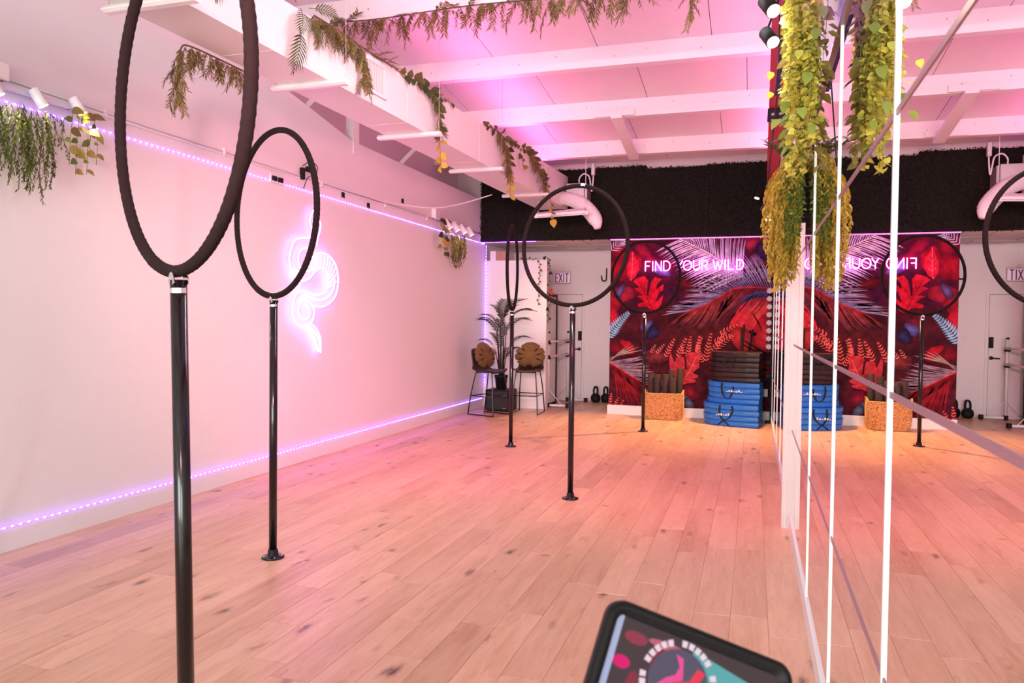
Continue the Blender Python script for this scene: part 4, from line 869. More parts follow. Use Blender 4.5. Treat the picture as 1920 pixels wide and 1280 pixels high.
vine(vC, [(dR(10.8)+.07, 10.75, 3.5), (dR(10.9)+.12, 10.8, 3.32), (dR(10.9)+.14, 10.8, 3.12), (dR(10.9)+.16, 10.8, 2.98)], ['gold', 'olive'], .04, (1, -.6, 0), .95)
inst(LS['gold'], 'leaf', vC, orient(Vector((dR(10.9)+.17, 10.78, 2.99))-Vector(vC.location), Vector((.2, -.2, -1)), Vector((.2, -1, 0)), 1.5))
garland('willow_garland', 'willow-leaf garland running down the duct face near its far end', [(dR(10.2)+.02, 10.15, dT(10.2)+.02), (dR(10.5)+.05, 10.45, 3.70), (dR(10.75)+.06, 10.7, 3.50), (dR(10.8)+.08, 10.78, 3.38)], .026, [(.6, -.3, -.8), (.3, .5, -.8), (.2, -.7, -.6)], .75)
vD = thing('leaf_vine', 'reddish vine hanging on the front of the niche partition', 'vine', (-3.5, 12.6, 2.56))
vine(vD, [(-3.85, 12.61, 2.575), (-3.65, 12.60, 2.58), (-3.52, 12.59, 2.55), (-3.50, 12.59, 2.3), (-3.52, 12.59, 2.0), (-3.52, 12.59, 1.78)], ['small', 'olive'], .045, (0, -1, 0), .8)
vE = thing('leaf_vine', 'leafy vine hanging along the partition end with red blossoms', 'vine', (-3.36, 12.65, 2.57))
vine(vE, [(-3.45, 12.66, 2.59), (-3.36, 12.65, 2.57), (-3.355, 12.64, 2.2), (-3.35, 12.64, 1.8), (-3.35, 12.64, 1.45)], ['olive', 'vine', 'small'], .04, (.6, -1, 0), .8)
for k in range(4):
    g = G(); g.lathe([(.005, 0), (.03, .015), (.04, .04), (.025, .05)], 7, (-3.31+.02*(k % 2), 12.62, 2.02-.065*k)); g.obj('blossom', M['coral'], vE, True)

# ================================================================== SPOTLIGHTS, CABLES ON THE LEFT WALL
def spot_head(root, p, d, m, r=.034, L=.115, power=0, name='spot_head', cone=80):
    p = Vector(p); d = Vector(d).normalized(); g = G()
    g.tube([p-d*L, p-d*L*.96, p-d*.002, p], [r*.8, r, r, r*.98], 18); hd = g.obj(name, m, root, True)
    g = G(); g.tube([p-d*.004, p+d*.0015], r*.88, 18); g.obj('lamp_face', M['lamp'], hd)
    if power:
        l = bpy.data.lights.new('spot_lamp', 'SPOT'); l.energy = power; l.color = (1, .80, .55); l.spot_size = R(cone); l.spot_blend = .8; l.shadow_soft_size = .03
        o = bpy.data.objects.new('spot_lamp', l); COL.objects.link(o); o.location = p+d*.02; o.rotation_euler = d.to_track_quat('-Z', 'Y').to_euler()
    return hd
tr = thing('spotlight_rail', 'white spotlight rail with three lit heads at the upper left edge', 'spotlight', (XL, 3.8, 2.9))
g = G(); g.box((XL+.02, 3.2, 2.915), (XL+.05, 4.25, 2.945)); g.obj('rail', M['whitemetal'], tr)
for y, z in ((4.10, 2.885), (3.80, 2.855), (3.50, 2.84)):
    spot_head(tr, (XL+.12, y, z), (.22, .30, -.62), M['whitemetal'], power=16)
    g = G(); g.tube([(XL+.04, y-.02, 2.93), (XL+.085, y-.035, z+.07)], .007, 6); g.obj('swivel_arm', M['whitemetal'], tr)
tr2 = thing('spotlight_rail', 'white spotlight cluster with four lit heads at the far left', 'spotlight', (XL, 10.9, 2.95))
g = G(); g.box((XL+.02, 10.35, 2.99), (XL+.05, 11.75, 3.02)); g.obj('rail', M['whitemetal'], tr2)
g = G(); g.bbox((XL+.001, 10.28, 3.0), (XL+.07, 10.44, 3.14), .008); g.obj('power_box', M['whitemetal'], tr2)
for k in range(4):
    y = 10.62+k*.31; spot_head(tr2, (XL+.16, y, 2.885), (.35, .25, -.6), M['whitemetal'], r=.045, L=.15, power=22)
    g = G(); g.tube([(XL+.04, y-.02, 3.0), (XL+.10, y-.05, 2.97)], .008, 6); g.obj('swivel_arm', M['whitemetal'], tr2)
jb = thing('junction_box', 'white wall box above the near spotlight rail', 'electrical box', (XL, 3.4, 3.0))
g = G(); g.bbox((XL, 3.30, 2.955), (XL+.085, 3.60, 3.06), .008); g.obj('cover', M['whitemetal'], jb)
g = G(); g.lathe([(.006, 0), (.006, .004)], 8, (XL+.05, 3.57, 2.951)); g.obj('screw', M['black'], jb)
ck = thing('power_adapter', 'black power adapter and cord bunch plugged in above the neon snake', 'adapter', (XL, 6.95, 3.05))
g = G(); g.bbox((XL+.005, 6.88, 2.95), (XL+.045, 6.93, 3.07), .006); g.obj('adapter_body', M['blackmatte'], ck)
g = G(); g.bbox((XL+.005, 6.98, 3.05), (XL+.05, 7.12, 3.10), .006); g.obj('plug', M['blackmatte'], ck)
g = G(); g.tube(bez([(XL+.03, 6.9, 3.09), (XL+.06, 7.0, 3.15), (XL+.06, 7.13, 3.12), (XL+.04, 7.12, 3.04), (XL+.04, 6.98, 2.98), (XL+.03, 6.92, 2.86)], 6), .004, 6); g.obj('cord', M['blackmatte'], ck)
pl = thing('wall_socket', 'white wall plate with two black plugs under the conduit', 'socket', (XL, 6.48, 2.87))
g = G(); g.bbox((XL, 6.38, 2.83), (XL+.012, 6.60, 2.92), .004); g.obj('plate', M['white'], pl)
for y in (6.43, 6.53): g = G(); g.bbox((XL+.012, y-.035, 2.85), (XL+.035, y+.03, 2.895), .004); g.obj('plug', M['blackmatte'], pl)
for n_, (lab, ya, za) in enumerate((('small black cable clip beside the snake sign', 7.75, 2.93), ('tiny black cable clip further along the left wall', 8.35, 2.90), ('black round hole plug high on the left wall', 9.30, 3.10))):
    cl = thing('cable_clip', lab, 'clip', (XL, ya, za)); g = G(); g.bbox((XL, ya-.02, za-.03), (XL+.018, ya+.03, za+.025), .004); g.obj('clip_body', M['blackmatte'], cl); g = G(); g.tube([(XL+.01, ya, za), (XL+.012, ya+.03, za-.035)], .006, 5); g.obj('clip_arm', M['blackmatte'], cl)
cdt = thing('cable_conduit', 'white painted conduit pair running along the upper left wall', 'conduit', (XL, 6, 2.95))
for dz, r_ in ((0, .009), (.024, .006)):
    g = G(); g.tube([(XL+.010, 3.2, 2.965+dz), (XL+.010, 5.0, 2.955+dz), (XL+.010, 7.5, 2.962+dz), (XL+.010, 9.5, 2.975+dz), (XL+.010, 12.30, 2.985+dz)], r_, 8); g.obj('conduit', M['wall'], cdt, True)
g = G(); g.tube([(XL+.010, 12.30, 2.99), (XL+.012, 12.33, 2.98), (XL+.012, 12.33, 2.84)], .007, 6); g.obj('conduit', M['wall'], cdt, True)
for y in (4.4, 5.7, 7.3, 8.8, 10.1, 11.6): g = G(); g.box((XL, y-.012, 2.945), (XL+.022, y+.012, 3.005)); g.obj('strap', M['wall'], cdt)
cb = thing('loose_cable', 'loose white cable sagging from the left wall to the duct', 'cable', (XL, 7.4, 2.95))
g = G(); g.tube(bez([(XL+.02, 7.2, 2.99), (XL+.04, 8.0, 2.985), (XL+.10, 8.8, 2.99), (XL+.35, 9.5, 3.02), (-3.95, 10.0, 3.14), (-3.62, 10.4, 3.32)], 10), .009, 6); g.obj('cable_body', M['white'], cb, True)

# spotlights over the mirror, black
tb = thing('spotlight_rail', 'black spotlight rail with lit heads below the red steel beam', 'spotlight', (.10, 3.5, 2.95))
g = G(); g.box((.115, 2.6, 3.08), (.145, 5.6, 3.11)); g.obj('rail', M['blackmatte'], tb)
for y in (2.9, 5.4): g = G(); g.tube([(.13, y, 3.1), (.13, y, 3.6)], .005, 6); g.obj('drop_rod', M['blackmatte'], tb)
for (p, d, pw) in (((.055, 3.20, 2.735), (.30, -.55, -.62), 16), ((.062, 3.60, 2.752), (.30, -.55, -.62), 16), ((.085, 5.25, 2.19), (.25, -.5, -.75), 8)):
    spot_head(tb, p, d, M['blackmatte'], r=.030, L=.10, power=pw)
    g = G(); q = Vector(p)-Vector(d).normalized()*.09; g.tube([q, (.13, q.y, 3.09)], .005, 6); g.obj('swivel_arm', M['blackmatte'], tb)


def added_wash_can(label, p, target, power, col, cone, r=.07):  # added fixtures, out of view, that supply the coloured washes
    t = thing('added_wash_light', label, 'added light', p); p = Vector(p); d = (Vector(target)-p).normalized(); g = G()
    g.tube([p-d*.16, p-d*.15, p-d*.01, p], [r*.7, r, r, r*1.02], 20); g.obj('can', M['blackmatte'], t, True)
    g = G(); g.tube([p-d*.012, p-d*.006], r*.9, 20); g.obj('lens', emi('added_wash_lens', col, 3), t)
    g = G(); q = p-d*.08; g.tube([q, q+Vector((0, 0, .25))], .01, 6); g.obj('yoke', M['blackmatte'], t)
    l = bpy.data.lights.new('added_wash_lamp', 'SPOT'); l.energy = power; l.color = col; l.spot_size = R(cone); l.spot_blend = 1.0; l.shadow_soft_size = .4
    o = bpy.data.objects.new('added_wash_lamp', l); COL.objects.link(o); o.location = p+d*.01; o.rotation_euler = d.to_track_quat('-Z', 'Y').to_euler()
PK = (1.0, .42, .48)
for (lab, x, y, wt) in (('unseen fill batten added on the purlin above the middle of the floor', -.95, BY[4], OVERHEAD_FILL_W[0]), ('unseen fill batten added above the camera end of the room', -2.0, BY[6], OVERHEAD_FILL_W[1])):  # added overhead fixtures, out of view, that brighten the middle of the room
    t = thing('added_fill_batten', lab, 'added fill light', (x, y, ceil_z(y)-.3)); z = ceil_z(y)-.3
    g = G(); g.box((x-1.25, y-.06, z+.012), (x+1.25, y+.06, z+.08)); g.obj('housing', M['whitemetal'], t)
    g = G(); g.box((x-1.22, y-.05, z), (x+1.22, y+.05, z+.012)); g.obj('diffuser', emi('fill_batten_diffuser', (.90, 1, 1), wt/(math.pi*2.44*.1)), t)

added_wash_can('added pink wash light high on the mirror wall behind the camera', (.05, -1.0, 2.75), (-4.5, 11.0, 1.5), WALL_W, PK, 46)
added_wash_can('added red wash light on a near purlin aimed at the floor by the mirror', (-.9, 3.85, 4.45), (-.5, 7.2, 0), RED_W, (1.0, .10, .16), 50)
added_wash_can('added magenta wash light on a near purlin aimed at the floor below the neon snake', (-1.3, 3.85, 4.45), (-3.7, 7.6, 0), 620, (1.0, .12, .50), 44)
# warm spotlight at the far end of the red beam
fs = thing('spotlight', 'black spotlight at the far end of the red steel beam', 'spotlight', (.12, 12.0, 3.5))
spot_head(fs, (.02, 11.85, 3.36), (-.30, -.28, -1), M['blackmatte'], r=.04, L=.13, power=0)
g = G(); g.tube([(.05, 11.9, 3.46), (.16, 11.95, 3.60)], .01, 6); g.obj('swivel_arm', M['blackmatte'], fs)
l = bpy.data.lights.new('spot_lamp', 'SPOT'); l.energy = WARM_W; l.color = (1, .55, .22); l.spot_size = R(75); l.spot_blend = 1; l.shadow_soft_size = .05
o = bpy.data.objects.new('spot_lamp', l); COL.objects.link(o); o.location = (.015, 11.84, 3.33); o.rotation_euler = Vector((-.36, -.30, -1)).to_track_quat('-Z', 'Y').to_euler()

# ================================================================== NICHE
ex = thing('exit_sign', 'white EXIT sign with dark red letters on the niche wall', 'sign', (-3.52, YN, 2.36))
g = G(); g.bbox((-3.69, YN-.045, 2.245), (-3.355, YN, 2.465), .006); g.obj('housing', M['white'], ex)
g = G()
for lo, hi in (((-3.692, 2.243), (-3.353, 2.258)), ((-3.692, 2.452), (-3.353, 2.467)), ((-3.692, 2.258), (-3.678, 2.452)), ((-3.367, 2.258), (-3.353, 2.452))): g.box((lo[0], YN-.05, lo[1]), (hi[0], YN-.044, hi[1]))
g.obj('rim', mat('sign_rim', (.50, .46, .48), .5), ex)
g = G(); g.box((-3.678, YN-.0462, 2.258), (-3.367, YN-.0445, 2.452)); g.obj('sign_face', mat('sign_face', (.86, .82, .95), .4, emit=(.8, .75, 1.0), estr=.12), ex)
g = G(); g.tube([(-3.52, YN-.02, 2.465), (-3.52, YN-.02, 2.50)], .012, 8); g.obj('cable_gland', M['white'], ex)
g = G(); g.tube([(-3.52, YN-.008, 2.5), (-3.53, YN-.006, 2.65), (-3.53, YN-.006, 2.86)], .004, 6); g.obj('cable', M['wall'], ex)
EL = [[[(0, 0), (0, 1)], [(0, 1), (.8, 1)], [(0, .5), (.65, .5)], [(0, 0), (.8, 0)]], [[(0, 0), (.9, 1)], [(0, 1), (.9, 0)]], [[(.1, 0), (.1, 1)]], [[(.4, 0), (.4, 1)], [(0, 1), (.85, 1)]]]
for k, st in enumerate(EL):
    x0 = (-3.655, -3.585, -3.500, -3.458)[k]; g = G()
    for a, b in st:
        A = Vector((x0+a[0]*.062, YN-.0475, 2.275+a[1]*.155)); B = Vector((x0+b[0]*.062, YN-.0475, 2.275+b[1]*.155)); d = (B-A).normalized(); s = Vector((-d.z, 0, d.x))*.0085; A = A-d*.006; B = B+d*.006
        g.loft([[A+s, A-s, A-s+Vector((0, -.002, 0)), A+s+Vector((0, -.002, 0))], [B+s, B-s, B-s+Vector((0, -.002, 0)), B+s+Vector((0, -.002, 0))]])
    fix_normals(g.obj('letter', M['exit_red'], ex))
hk = thing('wall_letter', 'black J-shaped letter on the niche wall beside the mural', 'letter', (-2.68, YN, 2.4))
g = G(); g.tube([(-2.665, YN-.02, 2.53), (-2.668, YN-.02, 2.36), (-2.672, YN-.02, 2.305), (-2.69, YN-.02, 2.288), (-2.735, YN-.02, 2.288), (-2.752, YN-.02, 2.305), (-2.765, YN-.02, 2.39)], .013, 6); g.obj('letter_stroke', M['blackmatte'], hk)
ol = thing('light_switch', 'white double switch plate on the niche wall', 'switch', (-2.79, YN, 1.3))
g = G(); g.bbox((-2.83, YN-.008, 1.24), (-2.75, YN, 1.36), .003); g.obj('plate', M['white'], ol)
for z in (1.275, 1.325): g = G(); g.box((-2.80, YN-.013, z-.012), (-2.78, YN-.008, z+.012)); g.obj('rocker', M['wall_up'], ol)
sb = thing('storage_box', 'brown and white box on top of the niche partition', 'box', (-4.25, 12.68, 2.56))
g = G(); g.bbox((-4.40, 12.63, 2.56), (-4.12, 12.8, 2.72), .005); g.obj('box_body', M['card'], sb); g = G(); g.box((-4.41, 12.62, 2.56), (-4.31, 12.632, 2.725)); g.obj('box_front', M['white'], sb)
# ballet barre
br = thing('ballet_barre', 'white portable ballet barre with black clamps in front of the niche door', 'ballet barre', (-3.43, 13.4, 0))
A, B = Vector((-3.42, 12.95, 0)), Vector((-3.33, 14.05, 0))
for q in (A, B):
    g = G(); g.tube([q+Vector((0, 0, .03)), q+Vector((0, 0, 1.30))], .021, 12); up_ = g.obj('upright', M['whitemetal'], br, True)
    g = G(); g.tube([q+Vector((0, 0, 1.30)), q+Vector((0, 0, 1.33))], .024, 12); g.obj('cap', M['blackmatte'], up_, True)
    g = G(); g.tube([q+Vector((-.30, 0, .035)), q+Vector((.34, 0, .035))], .022, 10); g.obj('foot_bar', M['whitemetal'], br, True)
    for x in (-.31, 0, .35): g = G(); c = q+Vector((x, 0, .035)); g.bbox(c-Vector((.03, .04, .035)), c+Vector((.03, .04, .04)), .008); g.obj('rubber_foot', M['blackmatte'], br)
    for s in (-1, 1): g = G(); g.tube([q+Vector((0, 0, .33)), q+Vector((s*.24, 0, .05))], .007, 6); g.obj('brace', M['whitemetal'], br, True)
    for z in (1.14, .88): g = G(); c = q+Vector((0, 0, z)); g.bbox(c-Vector((.04, .035, .035)), c+Vector((.04, .035, .035)), .008); g.obj('clamp', M['blackmatte'], br)
for z in (1.155, .895): g = G(); g.tube([A+Vector((.03, -.03, z)), B+Vector((.03, .03, z))], .020, 12); g.obj('barre_rail', mat('barre_wood', (.72, .52, .5), .4), br, True)
fb = thing('folding_board', 'tall black-framed board leaning behind the niche partition', 'board', (-3.5, 13.3, 0))
g = G()
for y in (12.80, 13.55): g.box((-3.475, y, 0), (-3.43, y+.045, 2.0))
g.box((-3.475, 12.845, 1.95), (-3.43, 13.55, 2.0)); g.box((-3.475, 12.845, 0), (-3.43, 13.55, .05)); g.obj('frame', M['blackmatte'], fb)
g = G(); g.box((-3.46, 12.845, .05), (-3.445, 13.55, 1.95)); g.obj('panel', M['wall'], fb)
def kettlebell(label, x, y):
    t = thing('kettlebell', label, 'kettlebell', (x, y, 0), R(70), 'kettlebells in the niche')
    g = G(); g.lathe([(.045, 0), (.07, .01), (.090, .05), (.092, .09), (.078, .135), (.045, .16), (.01, .165)], 20); g.obj('bell', M['blackmatte'], t, True, local=True)
    g = G(); g.tube(bez([(-.062, 0, .15), (-.068, 0, .22), (-.045, 0, .275), (0, 0, .288), (.045, 0, .275), (.068, 0, .22), (.062, 0, .15)], 5), .018, 10); g.obj('handle', M['blackmatte'], t, True, local=True)
    return t
kettlebell('black kettlebell on the niche floor, further from the mural', -2.80, 14.1); kettlebell('black kettlebell on the niche floor, next to the mural edge', -2.615, 14.14)

# ================================================================== STOOLS, CUSHIONS, PALM, SUBWOOFER
def stool(label, x, y, rz):
    t = thing('bar_stool', label, 'bar stool', (x, y, 0), rz, 'bar stools in the far left corner')
    prof = [(-.225, .700), (-.20, .712), (-.12, .700), (0, .690), (.10, .694), (.165, .725), (.20, .80), (.222, .90), (.24, 1.0), (.25, 1.06)]
    wid = [.19, .215, .225, .225, .22, .215, .21, .205, .20, .185]; top = []; bot = []
    n = 9
    for (py, pz), w_ in zip(prof, wid):
        row = []; 
        for k in range(n): u = -1+2*k/(n-1); row.append(Vector((u*w_, py-(.045*u*u if pz > .75 else 0), pz+(.035*u**4 if pz < .75 else 0)+(-.03*u**4 if pz > 1.03 else 0))))
        top.append(row)
    g = G(); fl_ = [p for r_ in top for p in r_]; off = [Vector((p.x*.985, p.y+(.018 if i//n > 4 else .004), p.z-(.022 if i//n <= 5 else 0))) for i, p in enumerate(fl_)]
    m_ = len(fl_); fs = []
    for i in range(len(prof)-1):
        for k in range(n-1): a = i*n+k; fs.append((a, a+1, a+n+1, a+n)); fs.append((m_+a, m_+a+n, m_+a+n+1, m_+a+1))
    for i in range(len(prof)-1):
        for k in (0, n-1): a = i*n+k; fs.append((a, a+n, m_+a+n, m_+a))
    for k in range(n-1):
        for r0 in (0, (len(prof)-1)*n): a = r0+k; fs.append((a, a+1, m_+a+1, m_+a))
    g.add(fl_+off, fs); fix_normals(g.obj('seat_shell', M['leather'], t, True, local=True))
    for s in (-1, 1):
        g = G(); g.tube(bez([(s*.15, -.17, .68), (s*.165, -.185, .66), (s*.20, -.225, .30), (s*.215, -.25, .035), (s*.215, -.232, .0135), (s*.215, 0, .0125), (s*.215, .232, .0135), (s*.215, .25, .035), (s*.20, .20, .35), (s*.165, .14, .66), (s*.15, .12, .68)], 4), .0095, 8); g.obj('sled_leg', M['black'], t, True, local=True)
    for y_, z_ in ((-.222, .30), (.205, .31)): g = G(); g.tube([(-.20, y_, z_), (.20, y_, z_)], .008, 8); g.obj('footrest', M['black'], t, True, local=True)
    for s in (-1, 1): g = G(); g.tube([(s*.20, -.222, .30), (s*.202, .21, .31)], .007, 8); g.obj('side_rail', M['black'], t, True, local=True)
    g = G(); g.tube([(-.15, -.17, .676), (.15, -.17, .676)], .008, 6); g.tube([(-.15, .12, .676), (.15, .12, .676)], .008, 6); g.obj('seat_support', M['black'], t, local=True)
    return t
S1 = (-4.02, 11.50, R(72)); S2 = (-3.50, 11.98, R(2))
stool('black-framed bar stool turned sideways against the left wall', *S1); stool('black-framed bar stool facing the camera beside the niche', *S2)
def cushion(label, S):
    t = thing('leaf_cushion', label, 'cushion', (S[0], S[1], .70), S[2], 'leaf cushions on the bar stools')
    nA, nR = 96, 7; slit = [.75, 1.35, -.75, -1.35, 1.95, -1.95]
    def rad(a):
        # a measured from the leaf tip
        r = .225*(1+.10*math.cos(a)-.06*math.cos(2*a)); r *= 1+.10*max(0, math.cos(a))**8
        if abs(a) > 2.9: r *= .80
        return r
    g = G(); rowsF = []; rowsB = []
    for j in range(nR+1):
        q = j/nR; F = []; Bk = []
        for k in range(nA):
            a = -math.pi+2*math.pi*k/nA; r = rad(a); cut = 0
            for s in slit: cut = max(cut, 1-abs(a-s)/.075)
            lim = 1-.16*max(0, cut)**.6; rr = r*min(q, lim if q > .55 else q)
            th = .058*max(0, 1-q**2.2)**.5*(1-.55*max(0, cut)*(q > .3))+.004
            x = rr*math.sin(a)*1.08; z = rr*math.cos(a)*.95
            F.append((x, -th, z)); Bk.append((x, th*.7, z))
        rowsF.append(F); rowsB.append(Bk)
    g.loft(rowsF, True, False); g.loft(rowsB, True, False); o = fix_normals(g.obj('cushion_body', M['velvet'], t, True, local=True))
    o.matrix_basis = Matrix.Translation((0, .085, .225)) @ Matrix.Rotation(R(-14), 4, 'X')
    g = G(); g.tube([(0, -.060, -.12), (0, -.064, 0), (0, -.050, .14)], .004, 6)
    for s in (-1, 1):
        for z in (-.08, 0, .08): g.tube([(0, -.062, z), (s*.07, -.058, z+.03), (s*.13, -.045, z+.05)], .0028, 5)
    for s in slit:
        q = G(); q.lathe([(.001, -.004), (.5, -.003), (1, 0), (.5, .003), (.001, .004)], 10)
        mw = Matrix.Translation((.150*math.sin(s)*1.08, -.0535, .150*math.cos(s)*.95)) @ Matrix.Rotation(s, 4, 'Y') @ Matrix.Diagonal((.009, 1, .036, 1)) @ Matrix.Rotation(R(90), 4, 'X')
        q.v = [tuple(mw @ Vector(v)) for v in q.v]; q.obj('slit', M['blackmatte'], o, True, local=True)
    v_ = g.obj('stitched_vein', mat('ochre_stitch', (.22, .10, .025), .9), o, True, local=True)
    return t
cushion('ochre leaf-shaped cushion on the sideways stool by the left wall', S1); cushion('ochre leaf-shaped cushion on the stool facing the camera', S2)
sw_ = thing('subwoofer', 'black square subwoofer box on the floor in the left corner', 'speaker', (-4.0, 12.15, 0))
g = G(); g.bbox((-4.24, 11.95, .012), (-3.82, 12.38, .36), .012); g.obj('cabinet', M['blackmatte'], sw_)
g = G(); g.bbox((-4.215, 11.937, .04), (-3.845, 11.952, .335), .006); g.obj('grille_cloth', M['rubber'], sw_)
g = G(); g.box((-3.93, 11.933, .055), (-3.88, 11.937, .066)); g.obj('badge', M['chrome'], sw_)
for x in (-4.2, -3.86):
    for y in (11.99, 12.34): g = G(); g.lathe([(.018, 0), (.018, .013)], 10, (x, y, 0)); g.obj('foot', M['rubber'], sw_)
pt = thing('potted_palm', 'artificial palm in a black pot standing on the subwoofer', 'potted plant', (-4.03, 12.15, .36))
g = G(); g.lathe([(.078, .0), (.083, .004), (.105, .20), (.115, .20), (.116, .235), (.108, .235), (.104, .215), (.02, .21)], 24); g.obj('pot', M['blackmatte'], pt, True, local=True)
PL = palm_mesh('palm_frond_long', .66, 16, .30, .034, M['palm'], .95, .7, .9)
for k, (az, h0, tilt, s) in enumerate([(0, 1.15, .9, 1), (40, 1.2, .5, 1.0), (80, 1.05, 1.0, .95), (130, 1.22, .4, 1.0), (170, 1.15, .8, 1.0), (215, 1.1, .95, 1.0), (250, .95, 1.1, .95), (290, 1.18, .6, 1.0), (330, 1.0, 1.0, 1.0), (20, .75, 1.0, .85), (150, .62, .9, .85), (200, .78, 1.1, .9), (310, .55, .9, .8), (265, .72, .8, .8), (100, .9, .9, .8)]):
    a = R(az); h0 -= .12; d = Vector((math.cos(a)*(.35+.5*tilt), math.sin(a)*.55*(.35+.5*tilt), .75-.25*tilt)); r0 = .03
    c = Vector((math.cos(a)*r0, math.sin(a)*r0, .2)); e = Vector((math.cos(a)*.10*tilt, math.sin(a)*.07*tilt, h0))
    if e.y > .12: e.y = .12
    g = G(); g.tube([c, c.lerp(e, .5)+Vector((0, 0, .05)), e], [.008, .007, .005], 6); g.obj('stem', M['palm'], pt, local=True)
    d.y *= .35 if d.y > 0 else 1
    inst(PL, 'frond', pt, orient(e, d, Vector((0, 0, 1))+rv(.2), s*(.58 if math.cos(a) < -.45 else .86)))

# ================================================================== BASKET AND ROLLS
bk = thing('woven_basket', 'orange woven straw basket in front of the mural', 'basket', (-1.31, 12.10, 0))
def sup(a, rx, ry, p=3.4):
    c, s = math.cos(a), math.sin(a); return (rx*abs(c)**(2/p)*(1 if c >= 0 else -1), ry*abs(s)**(2/p)*(1 if s >= 0 else -1))
rows_ = []; nA = 132; nZ = 44
for j in range(nZ+1):
    t = j/nZ; z = .006+.40*t; k = .92+.085*math.sin(min(1, t*1.6)*math.pi/2)-.02*t; rw_ = []
    for i in range(nA):
        a = 2*math.pi*i/nA; wv_ = (.004 if (i//2+j) % 2 else -.003); x, y = sup(a, .305*k+wv_, .205*k+wv_); zz = z+(.05*max(0, abs(math.cos(a))-.9)*10*t**3)
        rw_.append((x, y, zz))
    rows_.append(rw_)
inner = [[(x*.95, y*.94, z) for x, y, z in r_] for r_ in reversed(rows_[4:])]
g = G(); g.loft(rows_+inner, True, True); fix_normals(g.obj('basket_wall', M['basket'], bk, False, local=True))
g = G(); g.tube([(*sup(2*math.pi*i/64, .302, .202), .408+.05*max(0, abs(math.cos(2*math.pi*i/64))-.9)*10) for i in range(64)], .009, 6, closed=True); g.obj('rim', M['basket'], bk, True, local=True)
def roll(label, x, y, z1, tx, ty, r=.052):
    t = thing('yoga_mat_roll', label, 'yoga mat', (x, y, .05), 0, 'rolled mats in the basket')
    a = Vector((0, 0, 0)); b = Vector((tx, ty, z1-.05)); d = (b-a).normalized(); g = G(); g.tube([a, a+d*.004, b-d*.004, b], [r*.97, r, r, r*.97], 20); g.obj('roll_body', M['yoga'], t, True, local=True)
    g = G(); u = d.orthogonal().normalized(); w_ = d.cross(u); g.tube([b+d*.0015+(u*math.cos(k*.45)+w_*math.sin(k*.45))*(.006+.043*k/60) for k in range(61)], .0022, 4); g.obj('spiral_edge', M['leather'], t, local=True)
    return t
for lab, x, y, z1, tx, ty in (('dark rolled mat at the left end of the basket', -1.51, 12.10, .70, -.01, .02), ('dark rolled mat second from the left in the basket', -1.40, 12.06, .69, -.01, 0), ('dark rolled mat in the middle of the basket', -1.285, 12.03, .70, 0, 0), ('short dark rolled mat at the front right of the basket', -1.165, 12.02, .645, -.01, -.01), ('tall dark rolled mat leaning back at the right of the basket', -1.09, 12.12, .79, .015, .03), ('dark rolled mat standing behind the others in the basket', -1.22, 12.19, .76, 0, .03)): roll(lab, x, y, z1, tx, ty)

# ================================================================== CRASH MATS
def crash(label, poly, z0, th, m, name='crash_mat', grp='blue crash mats in the stack'):
    cx = sum(p[0] for p in poly)/len(poly); cy = sum(p[1] for p in poly)/len(poly)
    t = thing(name, label, 'mat', (cx, cy, z0), 0, grp); rings = []
    for q, k in ((0, .962), (.16, .994), (.5, 1.006), (.84, .994), (1, .962)): rings.append([(cx+(p[0]-cx)*k, cy+(p[1]-cy)*k, z0+th*q) for p in poly])
    g = G(); g.loft(rings, True, True); fix_normals(g.obj('mat_body', m, t))
    g = G(); g.tube([(cx+(p[0]-cx)*1.004, cy+(p[1]-cy)*1.004, z0+th*.93) for p in poly], .004, 5, closed=True); g.obj('piping', m, t)
    return t
def cpoly(dx, dy, k=1.0):
    base = [(.10, 11.46), (-.10, 11.49), (-.30, 11.54), (-.46, 11.61), (-.58, 11.70), (-.66, 11.82), (-.69, 11.95), (-.69, 12.10), (-.66, 12.32), (.16, 12.32), (.16, 11.9)]
    cx, cy = -.25, 12.0; return [(cx+(x-cx)*k+dx, min(12.375, cy+(y-cy)*k+dy)) for x, y in base]
ordn = ['lowest', 'second', 'third', 'fourth', 'fifth', 'sixth', 'seventh', 'topmost']
z = .0; mats = []
for k in range(8):
    th = .078; pp = cpoly(rnd.uniform(-.008, .008), rnd.uniform(-.006, .006), 1.0) if k < 4 else cpoly(.025+rnd.uniform(-.01, .01), .05, .94)
    lab = ('lowest blue vinyl crash mat, lying on the floor' if k == 0 else 'topmost blue vinyl crash mat, right under the black mats' if k == 7 else f'blue vinyl crash mat, {ordn[k]} from the floor in the stack')
    mats.append(crash(lab, pp, z, th, M['matblue'])); z += th+.002
zb_ = z
for k in range(6):
    th = .072; pp = cpoly(.035+rnd.uniform(-.012, .012), .06+rnd.uniform(-.01, .01), .905)
    lab = ('topmost black vinyl mat of the stack' if k == 5 else 'lowest black vinyl mat, lying on the blue mats' if k == 0 else f'black vinyl mat, {ordn[k]} of the black ones from below')
    mats.append(crash(lab, pp, z, th, M['matblack'], grp='black mats on the blue stack')); z += th+.002
def strap(m_, pts):
    g = G(); P = bez(pts, 6); g.loft([[p+Vector((-.013, 0, 0)), p+Vector((.013, 0, 0)), p+Vector((.013, -.004, 0)), p+Vector((-.013, -.004, 0))] for p in P]); fix_normals(g.obj('carry_strap', M['blackmatte'], m_))
strap(mats[7], [(-.42, 11.658, .625), (-.425, 11.640, .55), (-.40, 11.625, .45), (-.35, 11.615, .41), (-.30, 11.61, .43), (-.265, 11.61, .53), (-.25, 11.625, .625)])
strap(mats[3], [(-.44, 11.605, .305), (-.45, 11.585, .22), (-.42, 11.575, .12), (-.36, 11.555, .06), (-.31, 11.535, .012)])
